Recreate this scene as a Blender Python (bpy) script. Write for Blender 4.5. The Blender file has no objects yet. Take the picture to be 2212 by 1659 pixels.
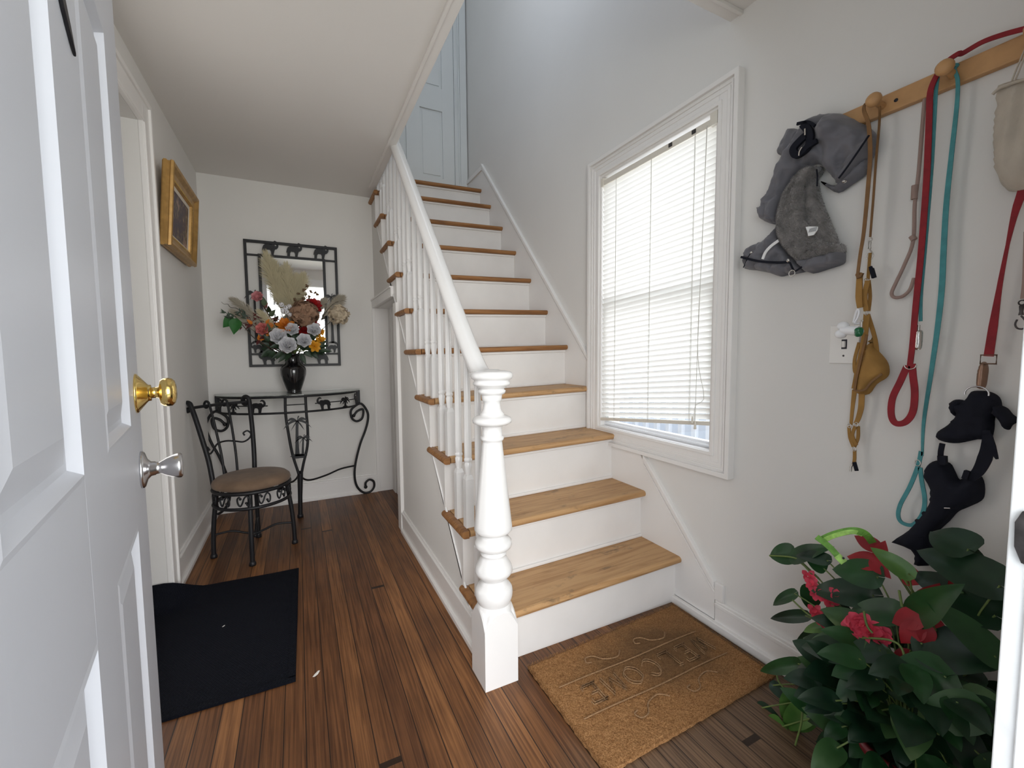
import bpy, bmesh, math, random
from mathutils import Vector, Matrix
from mathutils.geometry import tessellate_polygon, delaunay_2d_cdt
sc = bpy.context.scene
COL = sc.collection
PI = math.pi
V3 = Vector

# ------------------------------------------------------------------ camera, world, lights, exposure
cd = bpy.data.cameras.new('camera'); cam = bpy.data.objects.new('camera', cd); COL.objects.link(cam)
cd.sensor_fit = 'HORIZONTAL'; cd.sensor_width = 36.0; cd.lens = 932.346 / 2212 * 36
cd.clip_start = 0.02; cd.clip_end = 100
_yaw, _pit, _rol = 0.46042, -0.06969, -0.00791
_f = V3((math.sin(_yaw)*math.cos(_pit), math.cos(_yaw)*math.cos(_pit), math.sin(_pit)))
_r = V3((math.cos(_yaw), -math.sin(_yaw), 0)); _u = _r.cross(_f)
_r2 = _r*math.cos(_rol) + _u*math.sin(_rol); _u2 = -_r*math.sin(_rol) + _u*math.cos(_rol)
_m = Matrix((_r2, _u2, -_f)).transposed().to_4x4(); _m.translation = V3((-1.2442, -1.3203, 1.0883))
cam.matrix_world = _m
sc.camera = cam
sc.view_settings.view_transform = 'Standard'; sc.view_settings.look = 'None'
sc.view_settings.gamma = 1.0; sc.view_settings.use_curve_mapping = False
sc.view_settings.exposure = 1.03
sc.cycles.max_bounces = 10; sc.cycles.diffuse_bounces = 6; sc.cycles.glossy_bounces = 4
sc.cycles.transmission_bounces = 6; sc.cycles.transparent_max_bounces = 12
sc.cycles.use_denoising = True

w = bpy.data.worlds.new('overcast_sky'); sc.world = w; w.use_nodes = True
wn = w.node_tree.nodes; wl = w.node_tree.links
bg = wn['Background']; bg.inputs['Strength'].default_value = 1.3
tc = wn.new('ShaderNodeTexCoord'); sp = wn.new('ShaderNodeSeparateXYZ'); cr = wn.new('ShaderNodeValToRGB')
wl.new(tc.outputs['Generated'], sp.inputs[0]); wl.new(sp.outputs['Z'], cr.inputs[0])
cr.color_ramp.elements[0].position = 0.0; cr.color_ramp.elements[0].color = (0.80, 0.86, 0.95, 1)
cr.color_ramp.elements[1].position = 0.7; cr.color_ramp.elements[1].color = (0.74, 0.84, 1.0, 1)
wl.new(cr.outputs[0], bg.inputs['Color'])

def area(name, loc, target, sx, sy, power, color, portal=False):
    d = bpy.data.lights.new(name, 'AREA'); d.shape = 'RECTANGLE'; d.size = sx; d.size_y = sy
    d.energy = power; d.color = color
    o = bpy.data.objects.new(name, d); COL.objects.link(o); o.location = loc
    o.rotation_euler = (V3(target)-V3(loc)).to_track_quat('-Z', 'Y').to_euler()
    if portal: d.cycles.is_portal = True
    return o
# daylight from the open front door and the stair window, plus two added fill panels
area('front_door_daylight', (-0.9, -3.1, 1.35), (-0.8, 0.5, 1.05), 2.8, 2.1, 60, (1.0, 0.985, 0.96))
area('stair_window_daylight', (0.62, 0.19, 1.45), (0.0, 0.19, 1.35), 0.75, 1.3, 4.5, (0.97, 0.98, 1.0))
area('upstairs_fill', (-0.25, 1.0, 4.86), (-0.25, 1.0, 3.0), 0.6, 2.2, 2.6, (0.80, 0.90, 1.0))  # bluish fill panel added under the upstairs ceiling, no fixture modelled there
area('side_opening_fill', (-1.80, 0.47, 1.1), (-1.0, 0.47, 1.1), 0.5, 1.7, 2.6, (1.0, 0.97, 0.94))  # fill panel added in the left opening to brighten the hall, no source behind it

# ------------------------------------------------------------------ dimensions (metres)
W, XL, D, H, XO = 0.1985, -1.7925, 2.203, 2.29, -0.7135
XF = -0.690
YS = [0.0, 0.216, 0.434, 0.651, 0.871, 1.099, 1.316, 1.538, 1.760, 1.978, 2.172]
ZS = [0.189, 0.417, 0.653, 0.883, 1.116, 1.342, 1.575, 1.807, 2.037, 2.265, 2.455]
def tilt(x, z): return z + (0.0231*(x-XO)/(W-XO) if z > 0.03 else 0)

# ------------------------------------------------------------------ materials
MAT = {}
def mat(name, color, rough=0.5, metal=0.0, spec=0.5, noise=None, bump=None, trans=0.0, sheen=0.0, coat=0.0, color2=None):
    m = bpy.data.materials.new(name); m.use_nodes = True; nt = m.node_tree; b = nt.nodes['Principled BSDF']
    b.inputs['Base Color'].default_value = (*color, 1); b.inputs['Roughness'].default_value = rough
    b.inputs['Metallic'].default_value = metal; b.inputs['Specular IOR Level'].default_value = spec
    if sheen: b.inputs['Sheen Weight'].default_value = sheen
    if coat: b.inputs['Coat Weight'].default_value = coat; b.inputs['Coat Roughness'].default_value = 0.15
    t = nt.nodes.new('ShaderNodeTexCoord')
    if noise or color2:
        sc_, amt = noise or (8, 0.1)
        n = nt.nodes.new('ShaderNodeTexNoise'); n.inputs['Scale'].default_value = sc_; n.inputs['Detail'].default_value = 5
        nt.links.new(t.outputs['Object'], n.inputs['Vector'])
        r = nt.nodes.new('ShaderNodeValToRGB')
        c2 = color2 or tuple(c*(1-amt) for c in color)
        r.color_ramp.elements[0].position = 0.35; r.color_ramp.elements[0].color = (*c2, 1)
        r.color_ramp.elements[1].position = 0.65; r.color_ramp.elements[1].color = (*color, 1)
        nt.links.new(n.outputs['Fac'], r.inputs[0]); nt.links.new(r.outputs[0], b.inputs['Base Color'])
    if bump:
        bs, bst, bd = bump
        n2 = nt.nodes.new('ShaderNodeTexNoise'); n2.inputs['Scale'].default_value = bs; n2.inputs['Detail'].default_value = 4
        nt.links.new(t.outputs['Object'], n2.inputs['Vector'])
        bp_ = nt.nodes.new('ShaderNodeBump'); bp_.inputs['Strength'].default_value = bst; bp_.inputs['Distance'].default_value = bd
        nt.links.new(n2.outputs['Fac'], bp_.inputs['Height']); nt.links.new(bp_.outputs[0], b.inputs['Normal'])
    if trans:
        tr = nt.nodes.new('ShaderNodeBsdfTranslucent'); tr.inputs[0].default_value = (*color, 1)
        mx = nt.nodes.new('ShaderNodeMixShader'); mx.inputs[0].default_value = trans
        nt.links.new(b.outputs[0], mx.inputs[1]); nt.links.new(tr.outputs[0], mx.inputs[2])
        nt.links.new(mx.outputs[0], nt.nodes['Material Output'].inputs['Surface'])
    MAT[name] = m
    return m
mat('wall_paint', (0.755, 0.738, 0.712), 0.75, spec=0.25, noise=(1.6, 0.035), bump=(35, 0.12, 0.004))
mat('ceiling_paint', (0.73, 0.70, 0.67), 0.85, spec=0.2, noise=(1.2, 0.03), bump=(30, 0.1, 0.004))
mat('upper_wall_paint', (0.70, 0.71, 0.71), 0.8, spec=0.2, noise=(2.5, 0.07), bump=(12, 0.2, 0.006))
mat('trim_paint', (0.83, 0.81, 0.79), 0.32, spec=0.5, noise=(3, 0.03), bump=(20, 0.08, 0.002))
mat('riser_paint', (0.82, 0.80, 0.78), 0.33, spec=0.5, noise=(5, 0.06), bump=(25, 0.1, 0.002))
mat('glossy_paint', (0.84, 0.83, 0.82), 0.2, spec=0.6, noise=(4, 0.03), bump=(30, 0.1, 0.002))
mat('door_paint', (0.56, 0.57, 0.61), 0.4, spec=0.5, noise=(3, 0.03), bump=(6, 0.15, 0.004))
mat('upper_door_paint', (0.71, 0.73, 0.73), 0.5, noise=(3, 0.03))
mat('vinyl', (0.85, 0.87, 0.9), 0.3)
mat('black_metal', (0.010, 0.010, 0.012), 0.45, metal=0.0, spec=0.35, bump=(150, 0.2, 0.001))
mat('black_ceramic', (0.004, 0.004, 0.005), 0.12, spec=0.6, coat=0.4)
mat('brass', (0.85, 0.62, 0.22), 0.13, metal=1.0)
mat('satin_nickel', (0.62, 0.61, 0.62), 0.24, metal=1.0)
mat('steel', (0.6, 0.58, 0.55), 0.25, metal=1.0)
mat('bronze_metal', (0.28, 0.17, 0.12), 0.35, metal=0.8)
mat('suede', (0.20, 0.128, 0.080), 0.9, noise=(9, 0.35), bump=(60, 0.2, 0.003), sheen=0.1)
mat('gold_frame', (0.50, 0.29, 0.09), 0.38, metal=0.45, noise=(30, 0.25), bump=(60, 0.15, 0.001))
mat('gold_bright', (0.62, 0.40, 0.13), 0.3, metal=0.5, noise=(40, 0.2))
mat('mat_board', (0.75, 0.68, 0.58), 0.8)
mat('oak_rack', (0.56, 0.31, 0.13), 0.5, noise=(20, 0.2))
mat('dark_hole', (0.02, 0.02, 0.03), 0.7)
mat('grey_nylon', (0.15, 0.147, 0.165), 0.75, noise=(12, 0.12), bump=(20, 0.35, 0.006), sheen=0.2)
mat('fleece', (0.27, 0.25, 0.24), 1.0, noise=(35, 0.45), bump=(120, 0.9, 0.006), sheen=0.5)
mat('black_webbing', (0.010, 0.011, 0.018), 0.85, bump=(200, 0.3, 0.001), spec=0.2)
mat('white_plastic', (0.85, 0.85, 0.87), 0.3)
mat('white_fabric', (0.8, 0.8, 0.8), 0.8)
mat('tan_leather', (0.22, 0.105, 0.03), 0.6, noise=(25, 0.25), bump=(60, 0.2, 0.001))
mat('ochre_canvas', (0.36, 0.19, 0.045), 0.8, noise=(25, 0.2), bump=(120, 0.3, 0.001))
mat('green_plastic', (0.01, 0.13, 0.05), 0.15, spec=0.6)
mat('red_webbing', (0.27, 0.010, 0.018), 0.75, noise=(40, 0.2), bump=(200, 0.3, 0.001))
mat('maroon_webbing', (0.11, 0.008, 0.025), 0.75, noise=(40, 0.2), bump=(200, 0.3, 0.001))
mat('teal_webbing', (0.07, 0.29, 0.31), 0.75, noise=(40, 0.2), bump=(200, 0.3, 0.001))
mat('pink_grey_cord', (0.33, 0.23, 0.20), 0.8)
mat('linen', (0.55, 0.49, 0.41), 0.95, noise=(14, 0.14), bump=(160, 0.5, 0.002))
mat('lime_webbing', (0.20, 0.48, 0.07), 0.6, noise=(45, 0.45))
mat('lime_light', (0.42, 0.75, 0.16), 0.5, noise=(60, 0.4))
mat('outlet_white', (0.8, 0.78, 0.75), 0.35)
mat('terracotta_red', (0.14, 0.008, 0.014), 0.35)
mat('soil', (0.03, 0.02, 0.015), 1.0)
mat('poinsettia_red', (0.36, 0.010, 0.018), 0.55, noise=(18, 0.35), trans=0.15)
mat('coral_pink', (0.80, 0.085, 0.14), 0.6, noise=(25, 0.3), trans=0.15)
mat('stem_green', (0.14, 0.20, 0.05), 0.5, noise=(20, 0.3))
mat('stem_dark', (0.05, 0.035, 0.02), 0.7)
mat('white_petal', (0.84, 0.84, 0.86), 0.7, trans=0.25, noise=(20, 0.06))
mat('pink_petal', (0.82, 0.30, 0.28), 0.7, trans=0.2, noise=(20, 0.15))
mat('light_pink_petal', (0.83, 0.40, 0.42), 0.7, trans=0.2, noise=(20, 0.15))
mat('orange_petal', (0.80, 0.25, 0.02), 0.6, noise=(18, 0.4), trans=0.2)
mat('yellow_petal', (0.80, 0.38, 0.02), 0.6, noise=(18, 0.25), trans=0.2)
mat('red_petal', (0.40, 0.01, 0.012), 0.6, noise=(18, 0.3), trans=0.1)
mat('brown_hydrangea', (0.34, 0.20, 0.125), 0.8, noise=(25, 0.35), trans=0.1)
mat('cream_hydrangea', (0.68, 0.57, 0.42), 0.8, noise=(25, 0.2), trans=0.2)
mat('pampas', (0.66, 0.60, 0.42), 0.9, noise=(10, 0.15), trans=0.3)
mat('pampas_grey', (0.52, 0.47, 0.38), 0.9, noise=(10, 0.2), trans=0.3)
mat('silk_leaf', (0.02, 0.14, 0.02), 0.6, noise=(14, 0.35), trans=0.15)
mat('dark_leaf', (0.018, 0.045, 0.018), 0.5, noise=(14, 0.4), trans=0.1)
mat('olive_leaf', (0.055, 0.085, 0.035), 0.6, noise=(14, 0.3), trans=0.1)
mat('dry_brown', (0.16, 0.09, 0.045), 0.9, noise=(20, 0.3))
mat('dark_red_leaf', (0.10, 0.012, 0.012), 0.8, noise=(20, 0.4))
mat('scrap', (0.75, 0.72, 0.68), 0.8)
mat('porch_paint', (0.36, 0.38, 0.40), 0.8)
mat('outdoor_white', (0.8, 0.82, 0.84), 0.5)
mat('outdoor_grey', (0.16, 0.18, 0.21), 0.6)
mat('siding', (0.62, 0.62, 0.60), 0.7)
mat('grass', (0.13, 0.24, 0.04), 0.9, noise=(2, 0.4))
mat('hedge_leaf', (0.16, 0.34, 0.04), 0.8, noise=(6, 0.5))
mat('hinge_dark', (0.10, 0.09, 0.09), 0.5, metal=0.6, noise=(40, 0.6))

def nodes(m): return m.node_tree.nodes, m.node_tree.links, m.node_tree.nodes['Principled BSDF']
def mth(N, L, op, a, b=None, c=None):
    n = N.new('ShaderNodeMath'); n.operation = op
    for i, v in enumerate((a, b, c)):
        if v is None: continue
        if isinstance(v, (int, float)): n.inputs[i].default_value = v
        else: L.new(v, n.inputs[i])
    return n.outputs[0]
def wood_boards():
    m = bpy.data.materials.new('pine_boards'); m.use_nodes = True; N, L, b = nodes(m); MAT['pine_boards'] = m
    t = N.new('ShaderNodeTexCoord'); s = N.new('ShaderNodeSeparateXYZ'); L.new(t.outputs['Object'], s.inputs[0])
    bw = 0.0575
    u = mth(N, L, 'DIVIDE', mth(N, L, 'ADD', s.outputs['X'], 5.0), bw)
    idx = mth(N, L, 'FLOOR', u); fr = mth(N, L, 'FRACT', u)
    # board length joints
    wn1 = N.new('ShaderNodeTexWhiteNoise'); wn1.noise_dimensions = '1D'; L.new(idx, wn1.inputs['W'])
    v = mth(N, L, 'DIVIDE', mth(N, L, 'ADD', s.outputs['Y'], mth(N, L, 'MULTIPLY', wn1.outputs['Value'], 23.0)), 9.5)
    vid = mth(N, L, 'FLOOR', v); vf = mth(N, L, 'FRACT', v)
    wn2 = N.new('ShaderNodeTexWhiteNoise'); wn2.noise_dimensions = '2D'
    cb = N.new('ShaderNodeCombineXYZ'); L.new(idx, cb.inputs[0]); L.new(vid, cb.inputs[1]); L.new(cb.outputs[0], wn2.inputs['Vector'])
    ramp = N.new('ShaderNodeValToRGB'); e = ramp.color_ramp.elements
    e[0].position = 0; e[0].color = (0.128, 0.055, 0.024, 1)
    e[1].position = 1; e[1].color = (0.27, 0.125, 0.05, 1)
    k = e.new(0.45); k.color = (0.18, 0.08, 0.032, 1)
    k = e.new(0.75); k.color = (0.225, 0.103, 0.041, 1)
    L.new(wn2.outputs['Value'], ramp.inputs[0])
    # grain
    mp = N.new('ShaderNodeCombineXYZ')
    L.new(mth(N, L, 'MULTIPLY', s.outputs['X'], 95.0), mp.inputs[0])
    L.new(mth(N, L, 'ADD', mth(N, L, 'MULTIPLY', s.outputs['Y'], 2.2), mth(N, L, 'MULTIPLY', wn2.outputs['Value'], 40.0)), mp.inputs[1])
    ns = N.new('ShaderNodeTexNoise'); ns.inputs['Scale'].default_value = 1.6; ns.inputs['Detail'].default_value = 5; ns.inputs['Distortion'].default_value = 0.6
    L.new(mp.outputs[0], ns.inputs['Vector'])
    gr = N.new('ShaderNodeValToRGB'); gr.color_ramp.elements[0].position = 0.36; gr.color_ramp.elements[0].color = (0.42, 0.36, 0.32, 1)
    gr.color_ramp.elements[1].position = 0.6; gr.color_ramp.elements[1].color = (1.12, 1.08, 1.0, 1)
    L.new(ns.outputs['Fac'], gr.inputs[0])
    mx = N.new('ShaderNodeMix'); mx.data_type = 'RGBA'; mx.blend_type = 'MULTIPLY'; mx.inputs['Factor'].default_value = 0.8
    L.new(ramp.outputs[0], mx.inputs['A']); L.new(gr.outputs[0], mx.inputs['B'])
    # blotches of wear
    n3 = N.new('ShaderNodeTexNoise'); n3.inputs['Scale'].default_value = 3.2; n3.inputs['Detail'].default_value = 6; L.new(t.outputs['Object'], n3.inputs['Vector'])
    r3 = N.new('ShaderNodeValToRGB'); r3.color_ramp.elements[0].position = 0.3; r3.color_ramp.elements[0].color = (0.55, 0.5, 0.47, 1)
    r3.color_ramp.elements[1].position = 0.62; r3.color_ramp.elements[1].color = (1.08, 1.05, 1.02, 1); L.new(n3.outputs['Fac'], r3.inputs[0])
    m2 = N.new('ShaderNodeMix'); m2.data_type = 'RGBA'; m2.blend_type = 'MULTIPLY'; m2.inputs['Factor'].default_value = 0.75
    L.new(mx.outputs['Result'], m2.inputs['A']); L.new(r3.outputs[0], m2.inputs['B'])
    # grey worn, unfinished zone just inside the front door
    d1 = mth(N, L, 'SUBTRACT', mth(N, L, 'ADD', s.outputs['X'], 0.55), mth(N, L, 'MULTIPLY', mth(N, L, 'ADD', s.outputs['Y'], 0.42), 1.6))
    mr = N.new('ShaderNodeMapRange'); mr.inputs['From Min'].default_value = -0.05; mr.inputs['From Max'].default_value = 0.3
    L.new(mth(N, L, 'ADD', d1, mth(N, L, 'MULTIPLY', n3.outputs['Fac'], 0.3)), mr.inputs['Value'])
    grey = N.new('ShaderNodeMix'); grey.data_type = 'RGBA'; grey.blend_type = 'MULTIPLY'; grey.inputs['Factor'].default_value = 0.85
    grey.inputs['A'].default_value = (0.15, 0.098, 0.062, 1); L.new(gr.outputs[0], grey.inputs['B'])
    m3 = N.new('ShaderNodeMix'); m3.data_type = 'RGBA'; L.new(mth(N, L, 'MULTIPLY', mr.outputs[0], 0.85), m3.inputs['Factor'])
    L.new(m2.outputs['Result'], m3.inputs['A']); L.new(grey.outputs['Result'], m3.inputs['B'])
    # gaps
    edge = mth(N, L, 'ABSOLUTE', mth(N, L, 'SUBTRACT', fr, 0.5))
    gap = mth(N, L, 'GREATER_THAN', edge, 0.474)
    ve = mth(N, L, 'GREATER_THAN', mth(N, L, 'ABSOLUTE', mth(N, L, 'SUBTRACT', vf, 0.5)), 0.4990)
    gg = mth(N, L, 'MAXIMUM', gap, ve)
    m4 = N.new('ShaderNodeMix'); m4.data_type = 'RGBA'; L.new(mth(N, L, 'MULTIPLY', gg, 0.95), m4.inputs['Factor'])
    L.new(m3.outputs['Result'], m4.inputs['A']); m4.inputs['B'].default_value = (0.018, 0.009, 0.005, 1)
    L.new(m4.outputs['Result'], b.inputs['Base Color'])
    rr = N.new('ShaderNodeMapRange'); rr.inputs['To Min'].default_value = 0.32; rr.inputs['To Max'].default_value = 0.55
    L.new(n3.outputs['Fac'], rr.inputs['Value']); L.new(rr.outputs[0], b.inputs['Roughness'])
    b.inputs['Specular IOR Level'].default_value = 0.35
    bp_ = N.new('ShaderNodeBump'); bp_.inputs['Strength'].default_value = 0.35; bp_.inputs['Distance'].default_value = 0.003
    hh = mth(N, L, 'SUBTRACT', mth(N, L, 'MULTIPLY', ns.outputs['Fac'], 0.35), gg)
    L.new(hh, bp_.inputs['Height']); L.new(bp_.outputs[0], b.inputs['Normal'])
wood_boards()
def tread_wood(name, base, dark, worn):
    m = bpy.data.materials.new(name); m.use_nodes = True; N, L, b = nodes(m); MAT[name] = m
    t = N.new('ShaderNodeTexCoord'); mp = N.new('ShaderNodeMapping'); mp.inputs['Scale'].default_value = (2.5, 38, 38)
    L.new(t.outputs['Object'], mp.inputs[0])
    n = N.new('ShaderNodeTexNoise'); n.inputs['Scale'].default_value = 1.5; n.inputs['Detail'].default_value = 6; n.inputs['Distortion'].default_value = 0.8
    L.new(mp.outputs[0], n.inputs['Vector'])
    r = N.new('ShaderNodeValToRGB'); r.color_ramp.elements[0].position = 0.33; r.color_ramp.elements[0].color = (*dark, 1)
    r.color_ramp.elements[1].position = 0.58; r.color_ramp.elements[1].color = (*base, 1); L.new(n.outputs['Fac'], r.inputs[0])
    # scuffs
    mp2 = N.new('ShaderNodeMapping'); mp2.inputs['Scale'].default_value = (7, 16, 16); L.new(t.outputs['Object'], mp2.inputs[0])
    n2 = N.new('ShaderNodeTexNoise'); n2.inputs['Scale'].default_value = 1.0; n2.inputs['Detail'].default_value = 8; n2.inputs['Roughness'].default_value = 0.7
    L.new(mp2.outputs[0], n2.inputs['Vector'])
    r2 = N.new('ShaderNodeValToRGB'); r2.color_ramp.elements[0].position = 0.575; r2.color_ramp.elements[0].color = (0, 0, 0, 1)
    r2.color_ramp.elements[1].position = 0.72; r2.color_ramp.elements[1].color = (1, 1, 1, 1); L.new(n2.outputs['Fac'], r2.inputs[0])
    mx = N.new('ShaderNodeMix'); mx.data_type = 'RGBA'; L.new(mth(N, L, 'MULTIPLY', r2.outputs[0], worn), mx.inputs['Factor'])
    L.new(r.outputs[0], mx.inputs['A']); mx.inputs['B'].default_value = (0.10, 0.075, 0.05, 1)
    L.new(mx.outputs['Result'], b.inputs['Base Color']); b.inputs['Roughness'].default_value = 0.5; b.inputs['Specular IOR Level'].default_value = 0.35
    bp_ = N.new('ShaderNodeBump'); bp_.inputs['Strength'].default_value = 0.25; bp_.inputs['Distance'].default_value = 0.002
    L.new(n.outputs['Fac'], bp_.inputs['Height']); L.new(bp_.outputs[0], b.inputs['Normal'])
tread_wood('worn_tread', (0.50, 0.30, 0.140), (0.36, 0.195, 0.082), 0.85)
tread_wood('varnished_nosing', (0.33, 0.155, 0.055), (0.20, 0.085, 0.028), 0.45)
tread_wood('end_grain', (0.45, 0.26, 0.14), (0.25, 0.12, 0.05), 0.2)
def coir():
    m = mat('coir', (0.30, 0.145, 0.055), 1.0, spec=0.1); N, L, b = nodes(m)
    t = N.new('ShaderNodeTexCoord'); s = N.new('ShaderNodeSeparateXYZ'); L.new(t.outputs['Object'], s.inputs[0])
    n = N.new('ShaderNodeTexNoise'); n.inputs['Scale'].default_value = 260; n.inputs['Detail'].default_value = 3; L.new(t.outputs['Object'], n.inputs['Vector'])
    r = N.new('ShaderNodeValToRGB'); r.color_ramp.elements[0].position = 0.3; r.color_ramp.elements[0].color = (0.19, 0.085, 0.03, 1)
    r.color_ramp.elements[1].position = 0.7; r.color_ramp.elements[1].color = (0.46, 0.25, 0.11, 1); L.new(n.outputs['Fac'], r.inputs[0])
    # darker patch with a noisy edge, right of the mat's centre
    n2 = N.new('ShaderNodeTexNoise'); n2.inputs['Scale'].default_value = 7; n2.inputs['Detail'].default_value = 4; L.new(t.outputs['Object'], n2.inputs['Vector'])
    px = mth(N, L, 'POWER', mth(N, L, 'DIVIDE', mth(N, L, 'SUBTRACT', s.outputs['X'], 0.12), 0.30), 2.0)
    py = mth(N, L, 'POWER', mth(N, L, 'DIVIDE', mth(N, L, 'SUBTRACT', s.outputs['Y'], 0.05), 0.17), 2.0)
    dd = mth(N, L, 'SUBTRACT', 1.25, mth(N, L, 'SQRT', mth(N, L, 'ADD', px, py)))
    dd = mth(N, L, 'ADD', dd, mth(N, L, 'MULTIPLY', mth(N, L, 'SUBTRACT', n2.outputs['Fac'], 0.5), 1.6))
    mr = N.new('ShaderNodeMapRange'); mr.inputs['From Min'].default_value = 0.0; mr.inputs['From Max'].default_value = 0.9; mr.inputs['To Max'].default_value = 0.72
    L.new(dd, mr.inputs['Value'])
    mx = N.new('ShaderNodeMix'); mx.data_type = 'RGBA'; L.new(mr.outputs[0], mx.inputs['Factor']); L.new(r.outputs[0], mx.inputs['A'])
    mx.inputs['B'].default_value = (0.115, 0.070, 0.038, 1); L.new(mx.outputs['Result'], b.inputs['Base Color'])
    bp_ = N.new('ShaderNodeBump'); bp_.inputs['Strength'].default_value = 0.9; bp_.inputs['Distance'].default_value = 0.004
    L.new(n.outputs['Fac'], bp_.inputs['Height']); L.new(bp_.outputs[0], b.inputs['Normal'])
coir()
mat('coir_letter', (0.37, 0.215, 0.105), 1.0, noise=(200, 0.4), bump=(260, 0.9, 0.003))
def rubber():
    m = mat('rubber', (0.004, 0.005, 0.009), 0.8, spec=0.12); N, L, b = nodes(m)
    t = N.new('ShaderNodeTexCoord'); vv = []
    for ang in (0.6, -0.6):
        mp = N.new('ShaderNodeMapping'); mp.inputs['Rotation'].default_value = (0, 0, ang); L.new(t.outputs['Object'], mp.inputs[0])
        wv = N.new('ShaderNodeTexWave'); wv.inputs['Scale'].default_value = 40; L.new(mp.outputs[0], wv.inputs[0]); vv.append(wv.outputs['Fac'])
    h = mth(N, L, 'MULTIPLY', vv[0], vv[1])
    bp_ = N.new('ShaderNodeBump'); bp_.inputs['Strength'].default_value = 0.6; bp_.inputs['Distance'].default_value = 0.003
    L.new(h, bp_.inputs['Height']); L.new(bp_.outputs[0], b.inputs['Normal'])
rubber()
def leafmat(name, c1, c2, rough=0.35, varie=0.62, c3=None):
    m = bpy.data.materials.new(name); m.use_nodes = True; N, L, b = nodes(m); MAT[name] = m
    t = N.new('ShaderNodeTexCoord')
    n = N.new('ShaderNodeTexNoise'); n.inputs['Scale'].default_value = 9; n.inputs['Detail'].default_value = 3; L.new(t.outputs['Object'], n.inputs['Vector'])
    r = N.new('ShaderNodeValToRGB'); r.color_ramp.elements[0].position = 0.35; r.color_ramp.elements[0].color = (*c1, 1)
    r.color_ramp.elements[1].position = varie; r.color_ramp.elements[1].color = (*c2, 1)
    if c3: k = r.color_ramp.elements.new(0.85); k.color = (*c3, 1)
    L.new(n.outputs['Fac'], r.inputs[0]); L.new(r.outputs[0], b.inputs['Base Color'])
    b.inputs['Roughness'].default_value = rough; b.inputs['Specular IOR Level'].default_value = 0.35
leafmat('pothos_leaf', (0.007, 0.030, 0.010), (0.018, 0.065, 0.018))
leafmat('pothos_dark', (0.004, 0.016, 0.008), (0.010, 0.034, 0.014))
leafmat('pothos_light', (0.03, 0.09, 0.014), (0.085, 0.18, 0.035))
leafmat('pothos_pale', (0.015, 0.055, 0.014), (0.05, 0.10, 0.035), c3=(0.20, 0.25, 0.12))
def glass(name, rough=0.0, color=(0.9, 0.95, 0.93), mirror=False):
    m = bpy.data.materials.new(name); m.use_nodes = True; N, L, b = nodes(m); MAT[name] = m
    b.inputs['Base Color'].default_value = (*color, 1); b.inputs['Roughness'].default_value = rough
    if mirror: b.inputs['Metallic'].default_value = 1.0
    else: b.inputs['Transmission Weight'].default_value = 1.0; b.inputs['IOR'].default_value = 1.45
glass('mirror_glass', 0.02, (0.9, 0.9, 0.88), True)
glass('table_glass', 0.12, (0.86, 0.93, 0.90))
def thin_pane():
    m = bpy.data.materials.new('window_glass'); m.use_nodes = True; N = m.node_tree.nodes; L = m.node_tree.links; MAT['window_glass'] = m
    N.remove(N['Principled BSDF']); a = N.new('ShaderNodeBsdfTransparent'); g = N.new('ShaderNodeBsdfGlossy'); g.inputs['Roughness'].default_value = 0.02
    x = N.new('ShaderNodeMixShader'); x.inputs[0].default_value = 0.07
    L.new(a.outputs[0], x.inputs[1]); L.new(g.outputs[0], x.inputs[2]); L.new(x.outputs[0], N['Material Output'].inputs['Surface'])
thin_pane()
mat('blind_slat', (0.85, 0.84, 0.80), 0.4, trans=0.32)
mat('blind_rail', (0.72, 0.68, 0.60), 0.4)
mat('blind_cord', (0.62, 0.60, 0.55), 0.7)
def painting():
    m = mat('painting', (0.2, 0.15, 0.15), 0.5); N, L, b = nodes(m)
    t = N.new('ShaderNodeTexCoord'); v = N.new('ShaderNodeTexVoronoi'); v.inputs['Scale'].default_value = 45; L.new(t.outputs['Object'], v.inputs['Vector'])
    n = N.new('ShaderNodeTexNoise'); n.inputs['Scale'].default_value = 9; L.new(t.outputs['Object'], n.inputs['Vector'])
    r = N.new('ShaderNodeValToRGB'); e = r.color_ramp.elements
    e[0].position = 0.3; e[0].color = (0.05, 0.055, 0.08, 1); e[1].position = 0.75; e[1].color = (0.45, 0.27, 0.24, 1)
    k = e.new(0.5); k.color = (0.09, 0.05, 0.07, 1); k = e.new(0.6); k.color = (0.16, 0.13, 0.08, 1)
    a = mth(N, L, 'ADD', mth(N, L, 'MULTIPLY', v.outputs['Distance'], 0.35), mth(N, L, 'MULTIPLY', n.outputs['Fac'], 0.75)); L.new(a, r.inputs[0])
    L.new(r.outputs[0], b.inputs['Base Color'])
painting()
def jamb():
    m = mat('jamb_paint', (0.86, 0.87, 0.88), 0.5, noise=(4, 0.04), bump=(40, 0.4, 0.004))
jamb()

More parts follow.
